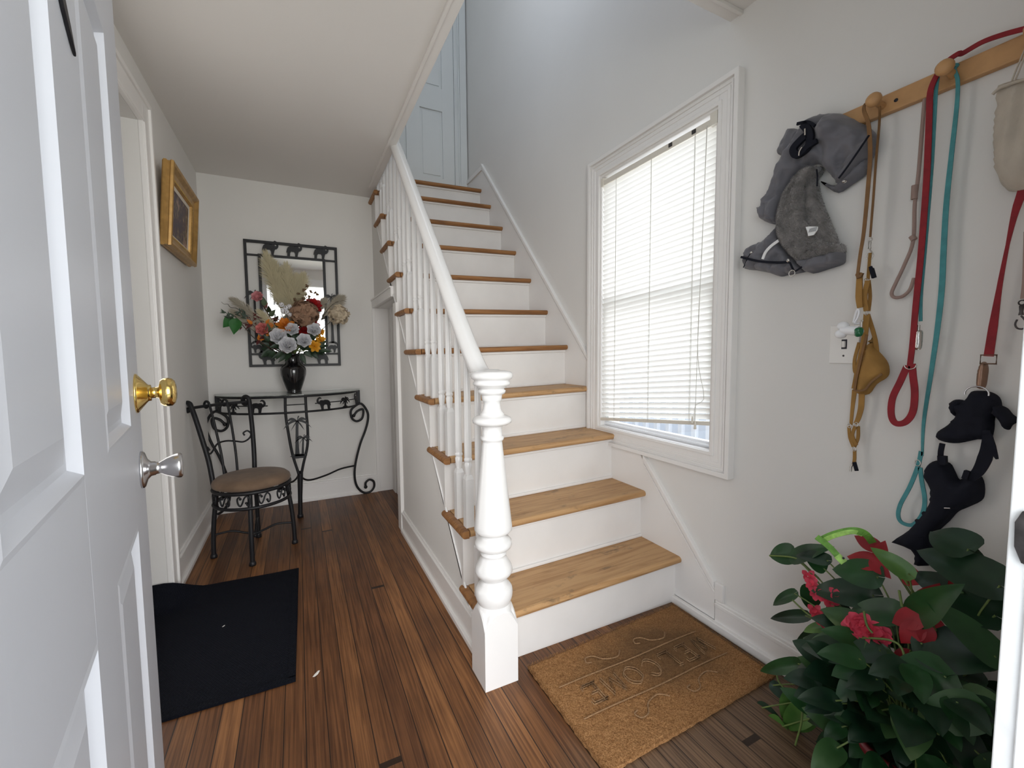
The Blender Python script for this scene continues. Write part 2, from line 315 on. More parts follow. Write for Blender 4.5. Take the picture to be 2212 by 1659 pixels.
# ------------------------------------------------------------------ mesh helpers
def catmull(P, n=6, closed=False):
    P = [V3(p) for p in P]; out = []; N = len(P)
    rng = range(N if closed else N-1)
    for i in rng:
        if closed: p0, p1, p2, p3 = P[i-1], P[i], P[(i+1) % N], P[(i+2) % N]
        else: p0, p1, p2, p3 = P[max(i-1, 0)], P[i], P[i+1], P[min(i+2, N-1)]
        for k in range(n):
            t = k/n
            out.append(0.5*((2*p1)+(p2-p0)*t+(2*p0-5*p1+4*p2-p3)*t*t+(3*p1-p0-3*p2+p3)*t**3))
    if not closed: out.append(P[-1])
    return out
def lerpl(a, n):
    if isinstance(a, (int, float)): return [a]*n
    return [a[0]+(a[-1]-a[0])*i/(n-1) if len(a) == 2 else a[min(int(i*(len(a)-1)/(n-1)), len(a)-2)]*(1-((i*(len(a)-1)/(n-1))-min(int(i*(len(a)-1)/(n-1)), len(a)-2)))+a[min(int(i*(len(a)-1)/(n-1)), len(a)-2)+1]*((i*(len(a)-1)/(n-1))-min(int(i*(len(a)-1)/(n-1)), len(a)-2)) for i in range(n)]
class MB:
    k = 1
    def __init__(s): s.v = []; s.f = []; s.m = []; s.sm = []
    def add(s, vs, fs, mi=0, sm=False):
        o = len(s.v); s.v += [tuple(v) for v in vs]
        for f in fs: s.f.append([i+o for i in f]); s.m.append(mi); s.sm.append(sm)
        return s
    def box(s, x0, x1, y0, y1, z0, z1, mi=0):
        MB.k = (MB.k*7+3) % 31; e = MB.k*0.000012      # keeps touching boards from being exactly coplanar
        x0 -= e; x1 += e; y0 -= e; y1 += e; z0 -= e; z1 += e
        v = [(x, y, z) for x in (x0, x1) for y in (y0, y1) for z in (z0, z1)]
        return s.add(v, [(0, 1, 3, 2), (4, 6, 7, 5), (0, 4, 5, 1), (2, 3, 7, 6), (0, 2, 6, 4), (1, 5, 7, 3)], mi)
    def obox(s, c, ax, ay, az, hx, hy, hz, mi=0):
        c = V3(c); ax = V3(ax).normalized(); ay = V3(ay).normalized(); az = V3(az).normalized()
        v = [c+ax*hx*i+ay*hy*j+az*hz*k for i in (-1, 1) for j in (-1, 1) for k in (-1, 1)]
        return s.add(v, [(0, 1, 3, 2), (4, 6, 7, 5), (0, 4, 5, 1), (2, 3, 7, 6), (0, 2, 6, 4), (1, 5, 7, 3)], mi)
    def tube(s, P, r, seg=8, closed=False, mi=0, n=0, flat=None):
        if n: P = catmull(P, n, closed)
        P = [V3(p) for p in P]; N = len(P); rr = lerpl(r, N)
        vs = []; up = None
        for i, p in enumerate(P):
            a = P[i-1] if (i > 0 or closed) else P[0]; b = P[(i+1) % N] if (i < N-1 or closed) else P[-1]
            t = (b-a)
            t = t.normalized() if t.length > 1e-9 else V3((0, 0, 1))
            if up is None:
                up = V3((0, 0, 1)) if abs(t.z) < 0.9 else V3((1, 0, 0))
            u = (up - t*up.dot(t))
            u = u.normalized() if u.length > 1e-6 else t.orthogonal().normalized()
            w_ = t.cross(u); up = u
            for k in range(seg):
                an = 2*PI*k/seg; cu, cw = math.cos(an), math.sin(an)
                vs.append(p+(u*cu+w_*cw)*rr[i])
        fs = []
        M = N if closed else N-1
        for i in range(M):
            j = (i+1) % N
            for k in range(seg): fs.append((i*seg+k, i*seg+(k+1) % seg, j*seg+(k+1) % seg, j*seg+k))
        s.add(vs, fs, mi, True)
        if not closed: s.add(vs[:seg], [tuple(range(seg))[::-1]], mi).add(vs[-seg:], [tuple(range(seg))], mi)
        return s
    def lathe(s, prof, o=(0, 0, 0), axis=(0, 0, 1), seg=24, mi=0, sm=True):
        o = V3(o); a = V3(axis).normalized(); u = a.orthogonal().normalized(); w_ = a.cross(u)
        vs = []
        for r, z in prof:
            for k in range(seg):
                an = 2*PI*k/seg; vs.append(o+a*z+(u*math.cos(an)+w_*math.sin(an))*max(r, 1e-4))
        fs = [(i*seg+k, i*seg+(k+1) % seg, (i+1)*seg+(k+1) % seg, (i+1)*seg+k) for i in range(len(prof)-1) for k in range(seg)]
        s.add(vs, fs, mi, sm)
        return s.add(vs[:seg], [tuple(range(seg))[::-1]], mi).add(vs[-seg:], [tuple(range(seg))], mi)
    def ball(s, c, r, seg=12, mi=0, sx=1, sy=1, sz=1):
        vs = []; n = seg//2
        for i in range(n+1):
            th = PI*i/n
            for k in range(seg):
                ph = 2*PI*k/seg; q = max(math.sin(th), 1e-3)
                vs.append((c[0]+r*sx*q*math.cos(ph), c[1]+r*sy*q*math.sin(ph), c[2]+r*sz*math.cos(th)))
        return s.add(vs, [(i*seg+k, (i+1)*seg+k, (i+1)*seg+(k+1) % seg, i*seg+(k+1) % seg) for i in range(n) for k in range(seg)], mi, True)
    def sweep(s, P, sec, U, mi=0, sm=False, closed=True):
        # cross-section list of (a,b) swept along P; 'a' along vector U, 'b' perpendicular to path and U
        P = [V3(p) for p in P]; N = len(P); n = len(sec); vs = []
        for i, p in enumerate(P):
            t = (P[min(i+1, N-1)]-P[max(i-1, 0)]).normalized(); u = V3(U); u = (u-t*u.dot(t)).normalized(); w_ = t.cross(u)
            for a, b in sec: vs.append(p+u*a+w_*b)
        fs = [(i*n+k, i*n+(k+1) % n, (i+1)*n+(k+1) % n, (i+1)*n+k) for i in range(N-1) for k in range(n)]
        fs += [tuple(range(n))[::-1], tuple((N-1)*n+k for k in range(n))]
        return s.add(vs, fs, mi, sm)
    def ribbon(s, P, w_, t=0.0025, nrm=(-1, 0, 0), n=6, mi=0):
        # flat strap: width lies across the path, thickness along nrm
        if n: P = catmull(P, n)
        P = [V3(p) for p in P]; N = len(P); ww = lerpl(w_, N); nn = nrm if isinstance(nrm, list) else [nrm]*N
        if len(nn) != N: nn = [V3(nn[0]).lerp(V3(nn[-1]), i/(N-1)) for i in range(N)]
        vs = []
        for i, p in enumerate(P):
            tt = (P[min(i+1, N-1)]-P[max(i-1, 0)]).normalized(); u = V3(nn[i]); u = (u-tt*u.dot(tt))
            u = u.normalized() if u.length > 1e-5 else tt.orthogonal().normalized()
            c = tt.cross(u)
            for a, b in ((-1, -1), (1, -1), (1, 1), (-1, 1)): vs.append(p+c*a*ww[i]/2+u*b*t/2)
        fs = [(i*4+k, i*4+(k+1) % 4, (i+1)*4+(k+1) % 4, (i+1)*4+k) for i in range(N-1) for k in range(4)]
        fs += [(3, 2, 1, 0), tuple((N-1)*4+k for k in range(4))]
        return s.add(vs, fs, mi, False)
    def prism(s, poly, fn, t0, t1, mi=0):
        # poly: 2-D outline; fn(a,b,t)->3-D
        n = len(poly); tri = tessellate_polygon([[V3((a, b, 0)) for a, b in poly]])
        vs = [fn(a, b, t0) for a, b in poly]+[fn(a, b, t1) for a, b in poly]
        fs = [tuple(t) for t in tri]+[tuple(i+n for i in t)[::-1] for t in tri]+[(i, (i+1) % n, (i+1) % n+n, i+n) for i in range(n)]
        return s.add(vs, fs, mi)
    def build(s, name, mats, parent=None, label=None, cat=None, group=None, kind=None, bevel=0, loc=None):
        me = bpy.data.meshes.new(name)
        off = V3((0, 0, 0)); p = parent
        while p is not None: off += p.location; p = p.parent
        o0 = V3(loc) if loc else V3((0, 0, 0))
        if parent is None and loc is None and s.v:
            xs = [v[0] for v in s.v]; yy = [v[1] for v in s.v]; zz = [v[2] for v in s.v]
            if kind != 'structure': o0 = V3(((min(xs)+max(xs))/2, (min(yy)+max(yy))/2, min(zz)))
        me.from_pydata([V3(v)-off-o0 for v in s.v], [], s.f); me.update()
        for m_ in ([mats] if isinstance(mats, str) else mats): me.materials.append(MAT[m_])
        me.polygons.foreach_set('material_index', s.m); me.polygons.foreach_set('use_smooth', s.sm)
        bm = bmesh.new(); bm.from_mesh(me); bmesh.ops.recalc_face_normals(bm, faces=bm.faces)
        bm.to_mesh(me); bm.free()
        o = bpy.data.objects.new(name, me); COL.objects.link(o); o.location = o0
        if parent is not None: o.parent = parent
        if label: o['label'] = label
        if cat: o['category'] = cat
        if group: o['group'] = group
        if kind: o['kind'] = kind
        if bevel:
            bv = o.modifiers.new('bevel', 'BEVEL'); bv.width = bevel; bv.segments = 2; bv.limit_method = 'ANGLE'; bv.angle_limit = 0.7
        return o
def thing(name, loc, label, cat, group=None):
    o = bpy.data.objects.new(name, None); COL.objects.link(o); o.location = loc; o.empty_display_size = 0.05
    o['label'] = label; o['category'] = cat
    if group: o['group'] = group
    return o
def fx(a, b, t): return (t, a, b)      # outline in the y-z plane
def fy(a, b, t): return (a, t, b)      # outline in the x-z plane
def struct(mb, name, m, parent=None, bevel=0): return mb.build(name, m, parent, kind='structure' if parent is None else None, bevel=bevel)

def pillow(mb, outline, x, depth, R=0.03, cell=0.008, fold=None, mi=0, back=0.0):
    """soft cloth shape: outline [(y,z)] hanging on plane x, bulging towards -x"""
    pts = catmull([(a, b, 0) for a, b in outline], 3, True)
    L = []; 
    for i, p in enumerate(pts):
        q = pts[(i+1) % len(pts)]; k = max(1, int((q-p).length/cell))
        for j in range(k): L.append(p.lerp(q, j/k))
    ys_ = [p.x for p in L]; zs_ = [p.y for p in L]; nb = len(L)
    P2 = [(p.x, p.y) for p in L]
    def inside(a, b):
        c = False; j = nb-1
        for i in range(nb):
            yi, zi = P2[i]; yj, zj = P2[j]
            if (zi > b) != (zj > b) and a < (yj-yi)*(b-zi)/(zj-zi)+yi: c = not c
            j = i
        return c
    def dist(a, b): return min(math.hypot(a-q[0], b-q[1]) for q in P2)
    pin = []; a0, a1, b0, b1 = min(ys_), max(ys_), min(zs_), max(zs_)
    b = b0; row = 0
    while b < b1:
        a = a0+(cell/2 if row % 2 else 0)
        while a < a1:
            if inside(a, b):
                d = dist(a, b)
                if d > cell*0.55: pin.append((a, b, d))
            a += cell
        b += cell*0.866; row += 1
    co = [V3(p) for p in P2]+[V3((p[0], p[1])) for p in pin]
    vo, eo, fo, ov, oe, of = delaunay_2d_cdt([V3((c.x, c.y)) for c in co], [(i, (i+1) % nb) for i in range(nb)], [], 1, 1e-6)
    hv = []
    for v in vo:
        d = dist(v.x, v.y); t = min(d/R, 1); h = depth*math.sqrt(max(0, 1-(1-t)**2))
        if fold: h += fold(v.x, v.y)*t
        hv.append(h)
    n = len(vo)
    vs = [(x-back-h, v.x, v.y) for v, h in zip(vo, hv)]+[(x, v.x, v.y) for v in vo]
    fs = [tuple(f) for f in fo]+[tuple(i+n for i in f)[::-1] for f in fo]
    ec = {}
    for f in fo:
        for i in range(len(f)):
            e = (f[i], f[(i+1) % len(f)]); k = tuple(sorted(e)); ec.setdefault(k, []).append(e)
    for k, e in ec.items():
        if len(e) == 1: a, c = e[0]; fs.append((c, a, a+n, c+n))
    mb.add(vs, fs, mi, True)
    return mb
def fur(mb, n, L_, seed=1, mi=0):
    """short pile standing on the front of a pillow mesh"""
    rg = random.Random(seed); F = [f for f in mb.f if len(f) == 3 and all(mb.v[i][0] < mb.v[f[0]][0]+1 for i in f)]
    half = F[:len(F)//2]; vs = mb.v
    tr = []
    for k in range(n):
        f = rg.choice(half); a, b = rg.random(), rg.random()
        if a+b > 1: a, b = 1-a, 1-b
        p0, p1, p2 = V3(vs[f[0]]), V3(vs[f[1]]), V3(vs[f[2]]); p = p0+(p1-p0)*a+(p2-p0)*b; nn = (p1-p0).cross(p2-p0)
        if nn.length < 1e-12: continue
        nn.normalize(); nn = nn if nn.x < 0 else -nn
        d = (nn+V3((rg.uniform(-.5, .5), rg.uniform(-.7, .7), rg.uniform(-.9, .4)))).normalized()*L_*rg.uniform(0.6, 1.2); w_ = d.cross(V3((1, 0.3, 0))).normalized()*0.0006
        tr.append((p-w_, p+w_, p+d))
    for t in tr: mb.add(t, [(0, 1, 2)], mi)
def yz(P): return [(p[1], p[2]) for p in P]

# ------------------------------------------------------------------ room shell
mb = MB().box(XL-0.5, W+0.15, -1.45, D+0.35, -0.05, 0.0)
struct(mb, 'floor', 'pine_boards')
# left wall with a cased opening
mb = MB().box(XL-0.1, XL, 1.0, D+0.1, 0, H).box(XL-0.1, XL, 0.2, 1.0, 2.055, H).box(XL-0.1, XL, -1.26, 0.2, 0, H)
struct(mb, 'wall_left', 'wall_paint')
mb = MB().box(XL-0.4, XL-0.1, 1.0, 1.06, 0, 2.1).box(XL-0.4, XL-0.1, 0.1, 0.2, 0, 2.1).box(XL-0.44, XL-0.4, 0.1, 1.06, 0, 2.1).box(XL-0.44, XL-0.1, 0.1, 1.06, 2.055, 2.11)
struct(mb, 'wall_side_passage', 'trim_paint')
mb = MB()
def casing_yz(mb, x, sx, y0, y1, z0, z1, wd, th=0.018, legs=(1, 1), sill=False):
    """flat casing round the opening y0..y1,z0..z1 on the wall plane x; sx = direction out of the wall"""
    def bar(ya, yb, za, zb, t): mb.box(min(x, x+sx*t), max(x, x+sx*t), ya, yb, za, zb)
    if legs[0]: bar(y0-wd, y0, z0, z1+wd, th); bar(y0-wd, y0-wd+0.02, z0, z1+wd, th+0.009); bar(y0-0.014, y0-0.004, z0, z1, th+0.005)
    if legs[1]: bar(y1, y1+wd, z0, z1+wd, th); bar(y1+wd-0.02, y1+wd, z0, z1+wd, th+0.009); bar(y1+0.004, y1+0.014, z0, z1, th+0.005); bar(y1+0.022, y1+0.030, z0, z1, th+0.003)
    bar(y0, y1, z1, z1+wd, th); bar(y0-wd, y1+wd, z1+wd-0.02, z1+wd, th+0.009); bar(y0, y1, z1+0.004, z1+0.014, th+0.005)
casing_yz(mb, XL, 1, 0.2, 1.0, 0, 2.055, 0.105)
struct(mb, 'trim_1', 'trim_paint', bevel=0.003)
# back wall, upper back wall
mb = MB().box(XL-0.1, XF+0.12, D, D+0.1, 0, H)
struct(mb, 'wall_back', 'wall_paint')
mb = MB().box(XF+0.1, W+0.1, 2.49, 2.6, 0, 4.9)
struct(mb, 'wall_stair_top', 'upper_wall_paint')
# right wall with window hole
WY0, WY1, WZ0, WZ1 = -0.172, 0.533, 0.70, 2.0
XW = W+0.012
mb = MB().box(XW, XW+0.12, -1.26, WY0, 0, 4.9).box(XW, XW+0.12, WY1, 2.6, 0, 4.9).box(XW, XW+0.12, WY0, WY1, 0, WZ0).box(XW, XW+0.12, WY0, WY1, WZ1, 4.9)
struct(mb, 'wall_right', 'wall_paint')
# front wall with the entrance
FX0, FX1 = -1.39, -0.468
mb = MB().box(XL-0.1, FX0, -1.27, -1.142, 0, H).box(FX1+0.02, XW, -1.27, -1.142, 0, H).box(FX0, FX1+0.02, -1.27, -1.142, 2.08, H)
struct(mb, 'wall_front', 'wall_paint')
mb = MB().box(FX1, FX1+0.025, -1.30, -1.128, 0, 2.08, 0).box(FX1-0.012, FX1, -1.30, -1.190, 0, 2.06, 0).box(FX1-0.003, FX1, -1.30, -1.146, 0, 2.06, 0).box(FX0-0.02, FX0, -1.30, -1.132, 0, 2.08, 0).box(FX0-0.02, FX1+0.025, -1.30, -1.132, 2.055, 2.08, 0)
mb.box(FX1+0.025, FX1+0.11, -1.142, -1.133, 0, 2.15).box(FX0-0.11, FX0-0.02, -1.142, -1.133, 0, 2.15).box(FX0-0.11, FX1+0.11, -1.142, -1.132, 2.075, 2.16)
jf = struct(mb, 'trim_2', 'jamb_paint', bevel=0.002)
mb = MB().prism([(-1.175, 0.826), (-1.141, 0.832), (-1.1345, 0.85), (-1.1335, 0.880), (-1.139, 0.895), (-1.175, 0.902)], fx, FX1-0.0045, FX1+0.001)
mb.build('strike_plate', 'hinge_dark', jf, label='dark worn metal strike plate')
# ceiling with the stair opening
EX, EY = -0.695, -0.20
mb = MB().box(XL-0.1, EX, -1.26, D+0.1, H, H+0.2).box(EX, W+0.1, -1.26, EY, H, H+0.2)
struct(mb, 'ceiling', 'ceiling_paint')
mb = MB().box(EX-0.034, EX+0.002, EY-0.034, 1.97, H-0.007, H).box(EX-0.047, EX-0.034, EY-0.047, 1.97, H-0.013, H)
mb.box(EX, XW, EY-0.034, EY+0.002, H-0.007, H).box(EX-0.034, XW, EY-0.047, EY-0.034, H-0.013, H).box(EX, EX+0.004, EY, 2.49, H-0.007, H+0.2).box(EX, XW, EY, EY+0.004, H-0.007, H+0.2)
struct(mb, 'trim_3', 'ceiling_paint', bevel=0.002)
mb = MB().box(EX-0.04, EX, -0.24, 2.6, H+0.2, 3.2).box(EX-0.04, EX, -0.24, 2.6, 4.3, 4.9).box(EX-0.04, EX, -0.24, 0.3, 3.2, 4.3).box(EX-0.04, EX, 1.2, 2.6, 3.2, 4.3)
struct(mb, 'wall_upper_left', 'upper_wall_paint')
mb = MB().box(EX, XW, -0.24, -0.2, H+0.2, 4.9)
struct(mb, 'wall_upper_front', 'upper_wall_paint')
mb = MB().box(EX-0.1, XW+0.1, -0.3, 2.6, 4.9, 4.95)
struct(mb, 'ceiling_upper', 'ceiling_paint')
# wall below the stairs (its upper edge follows the steps) with the cupboard opening
poly = [(0.0, 0.0), (0.0, ZS[0]-0.03)]
for i in range(1, 10): poly += [(YS[i], ZS[i-1]-0.03), (YS[i], ZS[i]-0.03)]
poly += [(2.02, ZS[9]-0.03), (2.02, H), (2.49, H), (2.49, 0), (2.19, 0), (2.19, 1.45), (1.388, 1.45), (1.388, 0)]
mb = MB().prism(poly, fx, XF, XF+0.02)
struct(mb, 'wall_stair', 'wall_paint')
# baseboards
def base(name, segs, h=0.13):
    mb = MB()
    for (x0, y0, x1, y1, nx, ny) in segs:
        for (z0, z1, t) in ((0, h-0.028, 0.014), (h-0.028, h-0.012, 0.018), (h-0.012, h, 0.009), (0, 0.022, 0.026)):
            xa, xb = sorted((x0, x1)); ya, yb = sorted((y0, y1))
            if nx: mb.box(min(xa, xa+nx*t), max(xa, xa+nx*t), ya, yb, z0, z1)
            else: mb.box(xa, xb, min(ya, ya+ny*t), max(ya, ya+ny*t), z0, z1)
    return struct(mb, name, 'trim_paint', bevel=0.003)
base('baseboard_left', [(XL, 1.105, XL, D, 1, 0), (XL, -1.1, XL, 0.09, 1, 0)], 0.15)
base('baseboard_back', [(XL, D, XF-0.02, D, 0, -1)], 0.15)
base('baseboard_stair', [(XF, 0.02, XF, 1.30, -1, 0)], 0.135)
mb = MB()
for (z0, z1, t) in ((0.0, 0.088, 0.004), (0.088, 0.104, 0.007), (0.104, 0.114, 0.003)): mb.box(W-t, XW, -1.12, -0.205, z0, z1)
mb.box(W-0.02, W, -1.12, -0.0, 0, 0.03).box(W-0.003, XW, -0.238, -0.2, 0.114, 0.185)
struct(mb, 'baseboard_right', 'trim_paint', bevel=0.003)
# skirt board and its cap on the right wall
SK = lambda y, dz=0: 0.19+(y+0.197)*1.0705+dz
mb = MB().prism([(-0.2, 0.03), (-0.2, 0.155), (0.229, 0.611), (0.622, 0.611), (0.622, 1.035), (2.12, 2.64), (2.49, 2.64), (2.49, 2.3), (0.3, 0.03)], fx, W, XW)
sec = [(-0.012, -0.010), (0.002, -0.014), (0.013, -0.006), (0.013, 0.006), (0.004, 0.010), (-0.012, 0.008)]
for ya, yb in ((-0.2, 0.198), (0.625, 2.125)):
    mb.prism([(ya, SK(ya, -0.028)), (ya, SK(ya)), (yb, SK(yb)), (yb, SK(yb, -0.028))], fx, W-0.010, XW)
    mb.prism([(ya, SK(ya, -0.052)), (ya, SK(ya, -0.044)), (yb, SK(yb, -0.044)), (yb, SK(yb, -0.052))], fx, W-0.004, XW)
mb.box(W-0.010, XW, 2.12, 2.49, 2.62, 2.655)
struct(mb, 'trim_4', 'trim_paint', bevel=0.002)
# cupboard casing under the stairs
mb = MB().box(XF-0.020, XF, 1.305, 1.388, 0, 1.40).box(XF-0.020, XF, 2.187, D, 0, 1.515).box(XF-0.020, XF, 1.44, 2.187, 1.45, 1.515).box(XF-0.028, XF, 1.44, D, 1.505, 1.515)
mb.box(XF, XF+0.105, 2.187, 2.2, 0, 1.45).box(XF+0.02, XF+0.105, 1.388, 2.187, 1.45, 1.46)
struct(mb, 'trim_5', 'trim_paint', bevel=0.002)
mb = MB().box(XF+0.105, XF+0.135, 1.36, 2.2, 0.004, 1.46).box(XF+0.099, XF+0.105, 1.36, 1.9, 0.09, 1.36).box(XF+0.099, XF+0.105, 2.08, 2.18, 0.0, 1.45)
d3 = struct(mb, 'door_2', 'wall_paint', bevel=0.002)

# ------------------------------------------------------------------ upper door at the head of the stairs
mb = MB().box(0.085, 0.137, 2.468, 2.49, 2.457, 4.52).box(0.137, W-0.0, 2.462, 2.49, 2.457, 4.58).box(0.085, 0.098, 2.458, 2.468, 2.457, 4.52).box(0.12, 0.132, 2.458, 2.468, 2.457, 4.52).box(-0.69, 0.137, 2.462, 2.49, 4.50, 4.58)
struct(mb, 'trim_6', 'upper_door_paint', bevel=0.002)
mb = MB()
yF, yP = 2.474, 2.486
stiles = [(-0.66, -0.56), (-0.345, -0.225), (-0.025, 0.083)]
rails = [(2.462, 2.64), (3.21, 3.40), (4.38, 4.50)]
for a, b in stiles: mb.box(a, b, yF, 2.49, 2.462, 4.50)
for a, b in rails: mb.box(-0.66, 0.083, yF, 2.49, a, b)
for a, b in ((-0.56, -0.345), (-0.225, -0.025)):
    for c, d in ((2.64, 3.21), (3.40, 4.38)):
        mb.box(a, b, yP, 2.49, c, d).box(a+0.022, b-0.022, yP-0.006, yP, c+0.022, d-0.022)
struct(mb, 'door_3', 'upper_door_paint', bevel=0.003)

# ------------------------------------------------------------------ window in the right wall
mb = MB()
wd = 0.088
def wbar(ya, yb, za, zb, t, base=0.0): mb.box(W-t, XW, ya, yb, za, zb)
for y0, y1, z0, z1 in ((WY0-wd, WY0, WZ0-wd, WZ1+wd), (WY1, WY1+wd, WZ0-wd, WZ1+wd), (WY0, WY1, WZ1, WZ1+wd), (WY0, WY1, WZ0-wd, WZ0)): wbar(y0, y1, z0, z1, 0.008)
o = wd
for (i0, i1, t) in ((0.0, 0.018, 0.022), (0.026, 0.034, 0.014), (0.040, 0.052, 0.011), (0.074, 0.088, 0.014)):
    ya0, ya1 = WY0-wd+i0, WY0-wd+i1; yb0, yb1 = WY1+wd-i1, WY1+wd-i0; zt0, zt1 = WZ1+wd-i1, WZ1+wd-i0; zb0, zb1 = WZ0-wd+i0, WZ0-wd+i1
    wbar(ya0, ya1, zb0, zt1, t); wbar(yb0, yb1, zb0, zt1, t); wbar(ya0, yb1, zt0, zt1, t); wbar(ya0, yb1, zb0, zb1, t)
# jamb lining
for y0, y1, z0, z1 in ((WY0-0.01, WY0+0.012, WZ0, WZ1), (WY1-0.012, WY1+0.01, WZ0, WZ1), (WY0, WY1, WZ1-0.012, WZ1+0.01), (WY0, WY1, WZ0-0.01, WZ0+0.003)): mb.box(W-0.004, XW+0.115, y0, y1, z0, z1)
win = struct(mb, 'window_1', 'trim_paint', bevel=0.002)
mb = MB()
def frame(mb, x0, x1, y0, y1, z0, z1, b, bb=None):
    bb = bb or b
    mb.box(x0, x1, y0, y0+b, z0, z1).box(x0, x1, y1-b, y1, z0, z1).box(x0, x1, y0+b, y1-b, z1-b, z1).box(x0, x1, y0+b, y1-b, z0, z0+bb)
frame(mb, W+0.030, W+0.055, WY0+0.012, WY1-0.012, WZ0+0.003, 1.37, 0.028, 0.026)
mb.box(W+0.022, W+0.03, WY0+0.012, WY1-0.012, WZ0+0.010, WZ0+0.018)
mb.build('lower_sash', 'vinyl', win, bevel=0.002)
mb = MB(); frame(mb, W+0.060, W+0.085, WY0+0.012, WY1-0.012, 1.34, WZ1-0.012, 0.028)
mb.build('upper_sash', 'vinyl', win, bevel=0.002)
MB().box(W+0.040, W+0.043, WY0+0.038, WY1-0.038, WZ0+0.028, 1.345).build('lower_pane', 'window_glass', win)
MB().box(W+0.071, W+0.074, WY0+0.038, WY1-0.038, 1.365, WZ1-0.038).build('upper_pane', 'window_glass', win)
# outside of the window: deck, white railing, bench, neighbour's siding
mb = MB().box(XW+0.12, 4.5, -2.0, 4.0, -0.2, 0.38)
struct(mb, 'floor_porch_side', 'porch_paint')
rail_y = [(-0.2+0.105*i) for i in range(17)]
po = thing('porch_railing', (0.95, 0.6, 0.38), 'white baluster railing on the deck outside the stair window', 'railing')
mb = MB()
for y in rail_y: MB().box(0.93, 0.96, y, y+0.028, 0.44, 0.98).build('baluster', 'outdoor_white', po)
MB().box(0.91, 0.98, -0.6, 1.9, 0.98, 1.03).build('top_rail', 'outdoor_white', po)
MB().box(0.92, 0.97, -0.6, 1.9, 0.42, 0.46).build('bottom_rail', 'outdoor_white', po)
for y in (-0.62, 1.85): MB().box(0.90, 0.99, y, y+0.09, 0.38, 1.08).build('post', 'outdoor_white', po)
be = thing('garden_bench', (1.5, 0.4, 0.38), 'grey slatted bench seen under the raised blind, outside the window', 'bench')
mb = MB()
for k in range(7): mb.box(1.55+0.012*k, 1.57+0.012*k, -0.1, 0.6, 0.50+0.06*k, 0.535+0.06*k)
mb.build('backrest', 'outdoor_grey', be)
mb = MB()
for k in range(4): mb.box(1.25+0.07*k, 1.30+0.07*k, -0.1, 0.6, 0.48, 0.50)
mb.build('seat', 'outdoor_grey', be)
for y in (-0.08, 0.55):
    for x in (1.26, 1.54): MB().box(x, x+0.03, y, y+0.03, 0.38, 0.48).build('leg', 'outdoor_grey', be)
MB().box(3.6, 3.8, -2.0, 4.5, -0.2, 3.2).build('neighbour_wall', 'siding', label='pale siding of the building across from the stair window', cat='building')

# ------------------------------------------------------------------ outside the front door
struct(MB().box(-6, 4, -14, -1.46, -0.35, -0.2), 'ground', 'grass')
struct(MB().box(-2.6, 0.6, -3.0, -1.45, -0.25, -0.05), 'floor_porch', 'porch_paint')
struct(MB().box(-3.2, 1.0, -3.0, -1.30, 2.45, 2.55), 'ceiling_sky_block', 'ceiling_paint')  # unseen roof slab added to hold back the high sky light
rr = random.Random(3)
mb = MB()
for k in range(900):
    c = V3((rr.uniform(-3.2, 0.6), rr.gauss(-8.5, 0.25), 0)); c.z = -0.2+rr.uniform(0, 1.7)
    a = rr.uniform(0, 6.3); b = rr.uniform(-1, 1); s_ = rr.uniform(0.06, 0.13)
    u = V3((math.cos(a), math.sin(a), b)).normalized()*s_; v = u.orthogonal().normalized()*s_*0.6
    mb.add([c-u, c+v, c+u, c-v], [(0, 1, 2, 3)], 0)
mb.build('hedge', 'hedge_leaf', label='green hedge across the lawn, seen only in the wall mirror', cat='hedge')

# ------------------------------------------------------------------ staircase
ST = thing('staircase', (-0.25, 0.0, 0.0), 'white painted wooden staircase with worn pine treads and turned balusters', 'staircase')
def nose_profile(y0, y1, zt, th):
    pts = [(y1, zt-th), (y1, zt)]
    r = th/2; c = (y0+r, zt-r)
    for k in range(7): a = PI/2+PI*k/6; pts.append((c[0]+r*math.cos(a), c[1]+r*math.sin(a)))
    return pts
TH = 0.028
rnd = random.Random(11)
for i in range(11):
    y0 = YS[i]-0.034; y1 = YS[i+1]+0.012 if i < 10 else 2.462
    xa = XO+0.034; zt = ZS[i]
    if i == 0: xa = XO+0.034
    prof = nose_profile(y0, y1, zt, TH)
    mb = MB(); n = len(prof)
    vs = []
    for x in (xa, W): vs += [(x, a, tilt(x, b)) for a, b in prof]
    mb.add(vs, [tuple(range(n)), tuple(range(2*n-1, n-1, -1))]+[(k, (k+1) % n, (k+1) % n+n, k+n) for k in range(n)])
    mm = 'worn_tread' if i < 4 else 'varnished_nosing'
    tr = mb.build('tread', mm, ST)
    if i < 10:   # mitred return nosing on the open side
        yb = YS[i]+0.229; r = TH/2; c0 = (XO+r, zt-r)
        sec = [(XO+0.030, zt), (XO+0.030, zt-TH)]+[(c0[0]+r*math.cos(a), c0[1]+r*math.sin(a)) for a in [(-PI/2-PI*k/6) for k in range(7)]]
        if i == 0: ya = 0.03
        else: ya = y0+0.002
        mb = MB(); n = len(sec)
        mb.add([(a, ya, b) for a, b in sec]+[(a, yb, b) for a, b in sec], [tuple(range(n))[::-1], tuple(range(n, 2*n))]+[(k, (k+1) % n, (k+1) % n+n, k+n) for k in range(n)])
        mb.build('return_nosing', 'varnished_nosing' if i > 0 else 'varnished_nosing', tr)
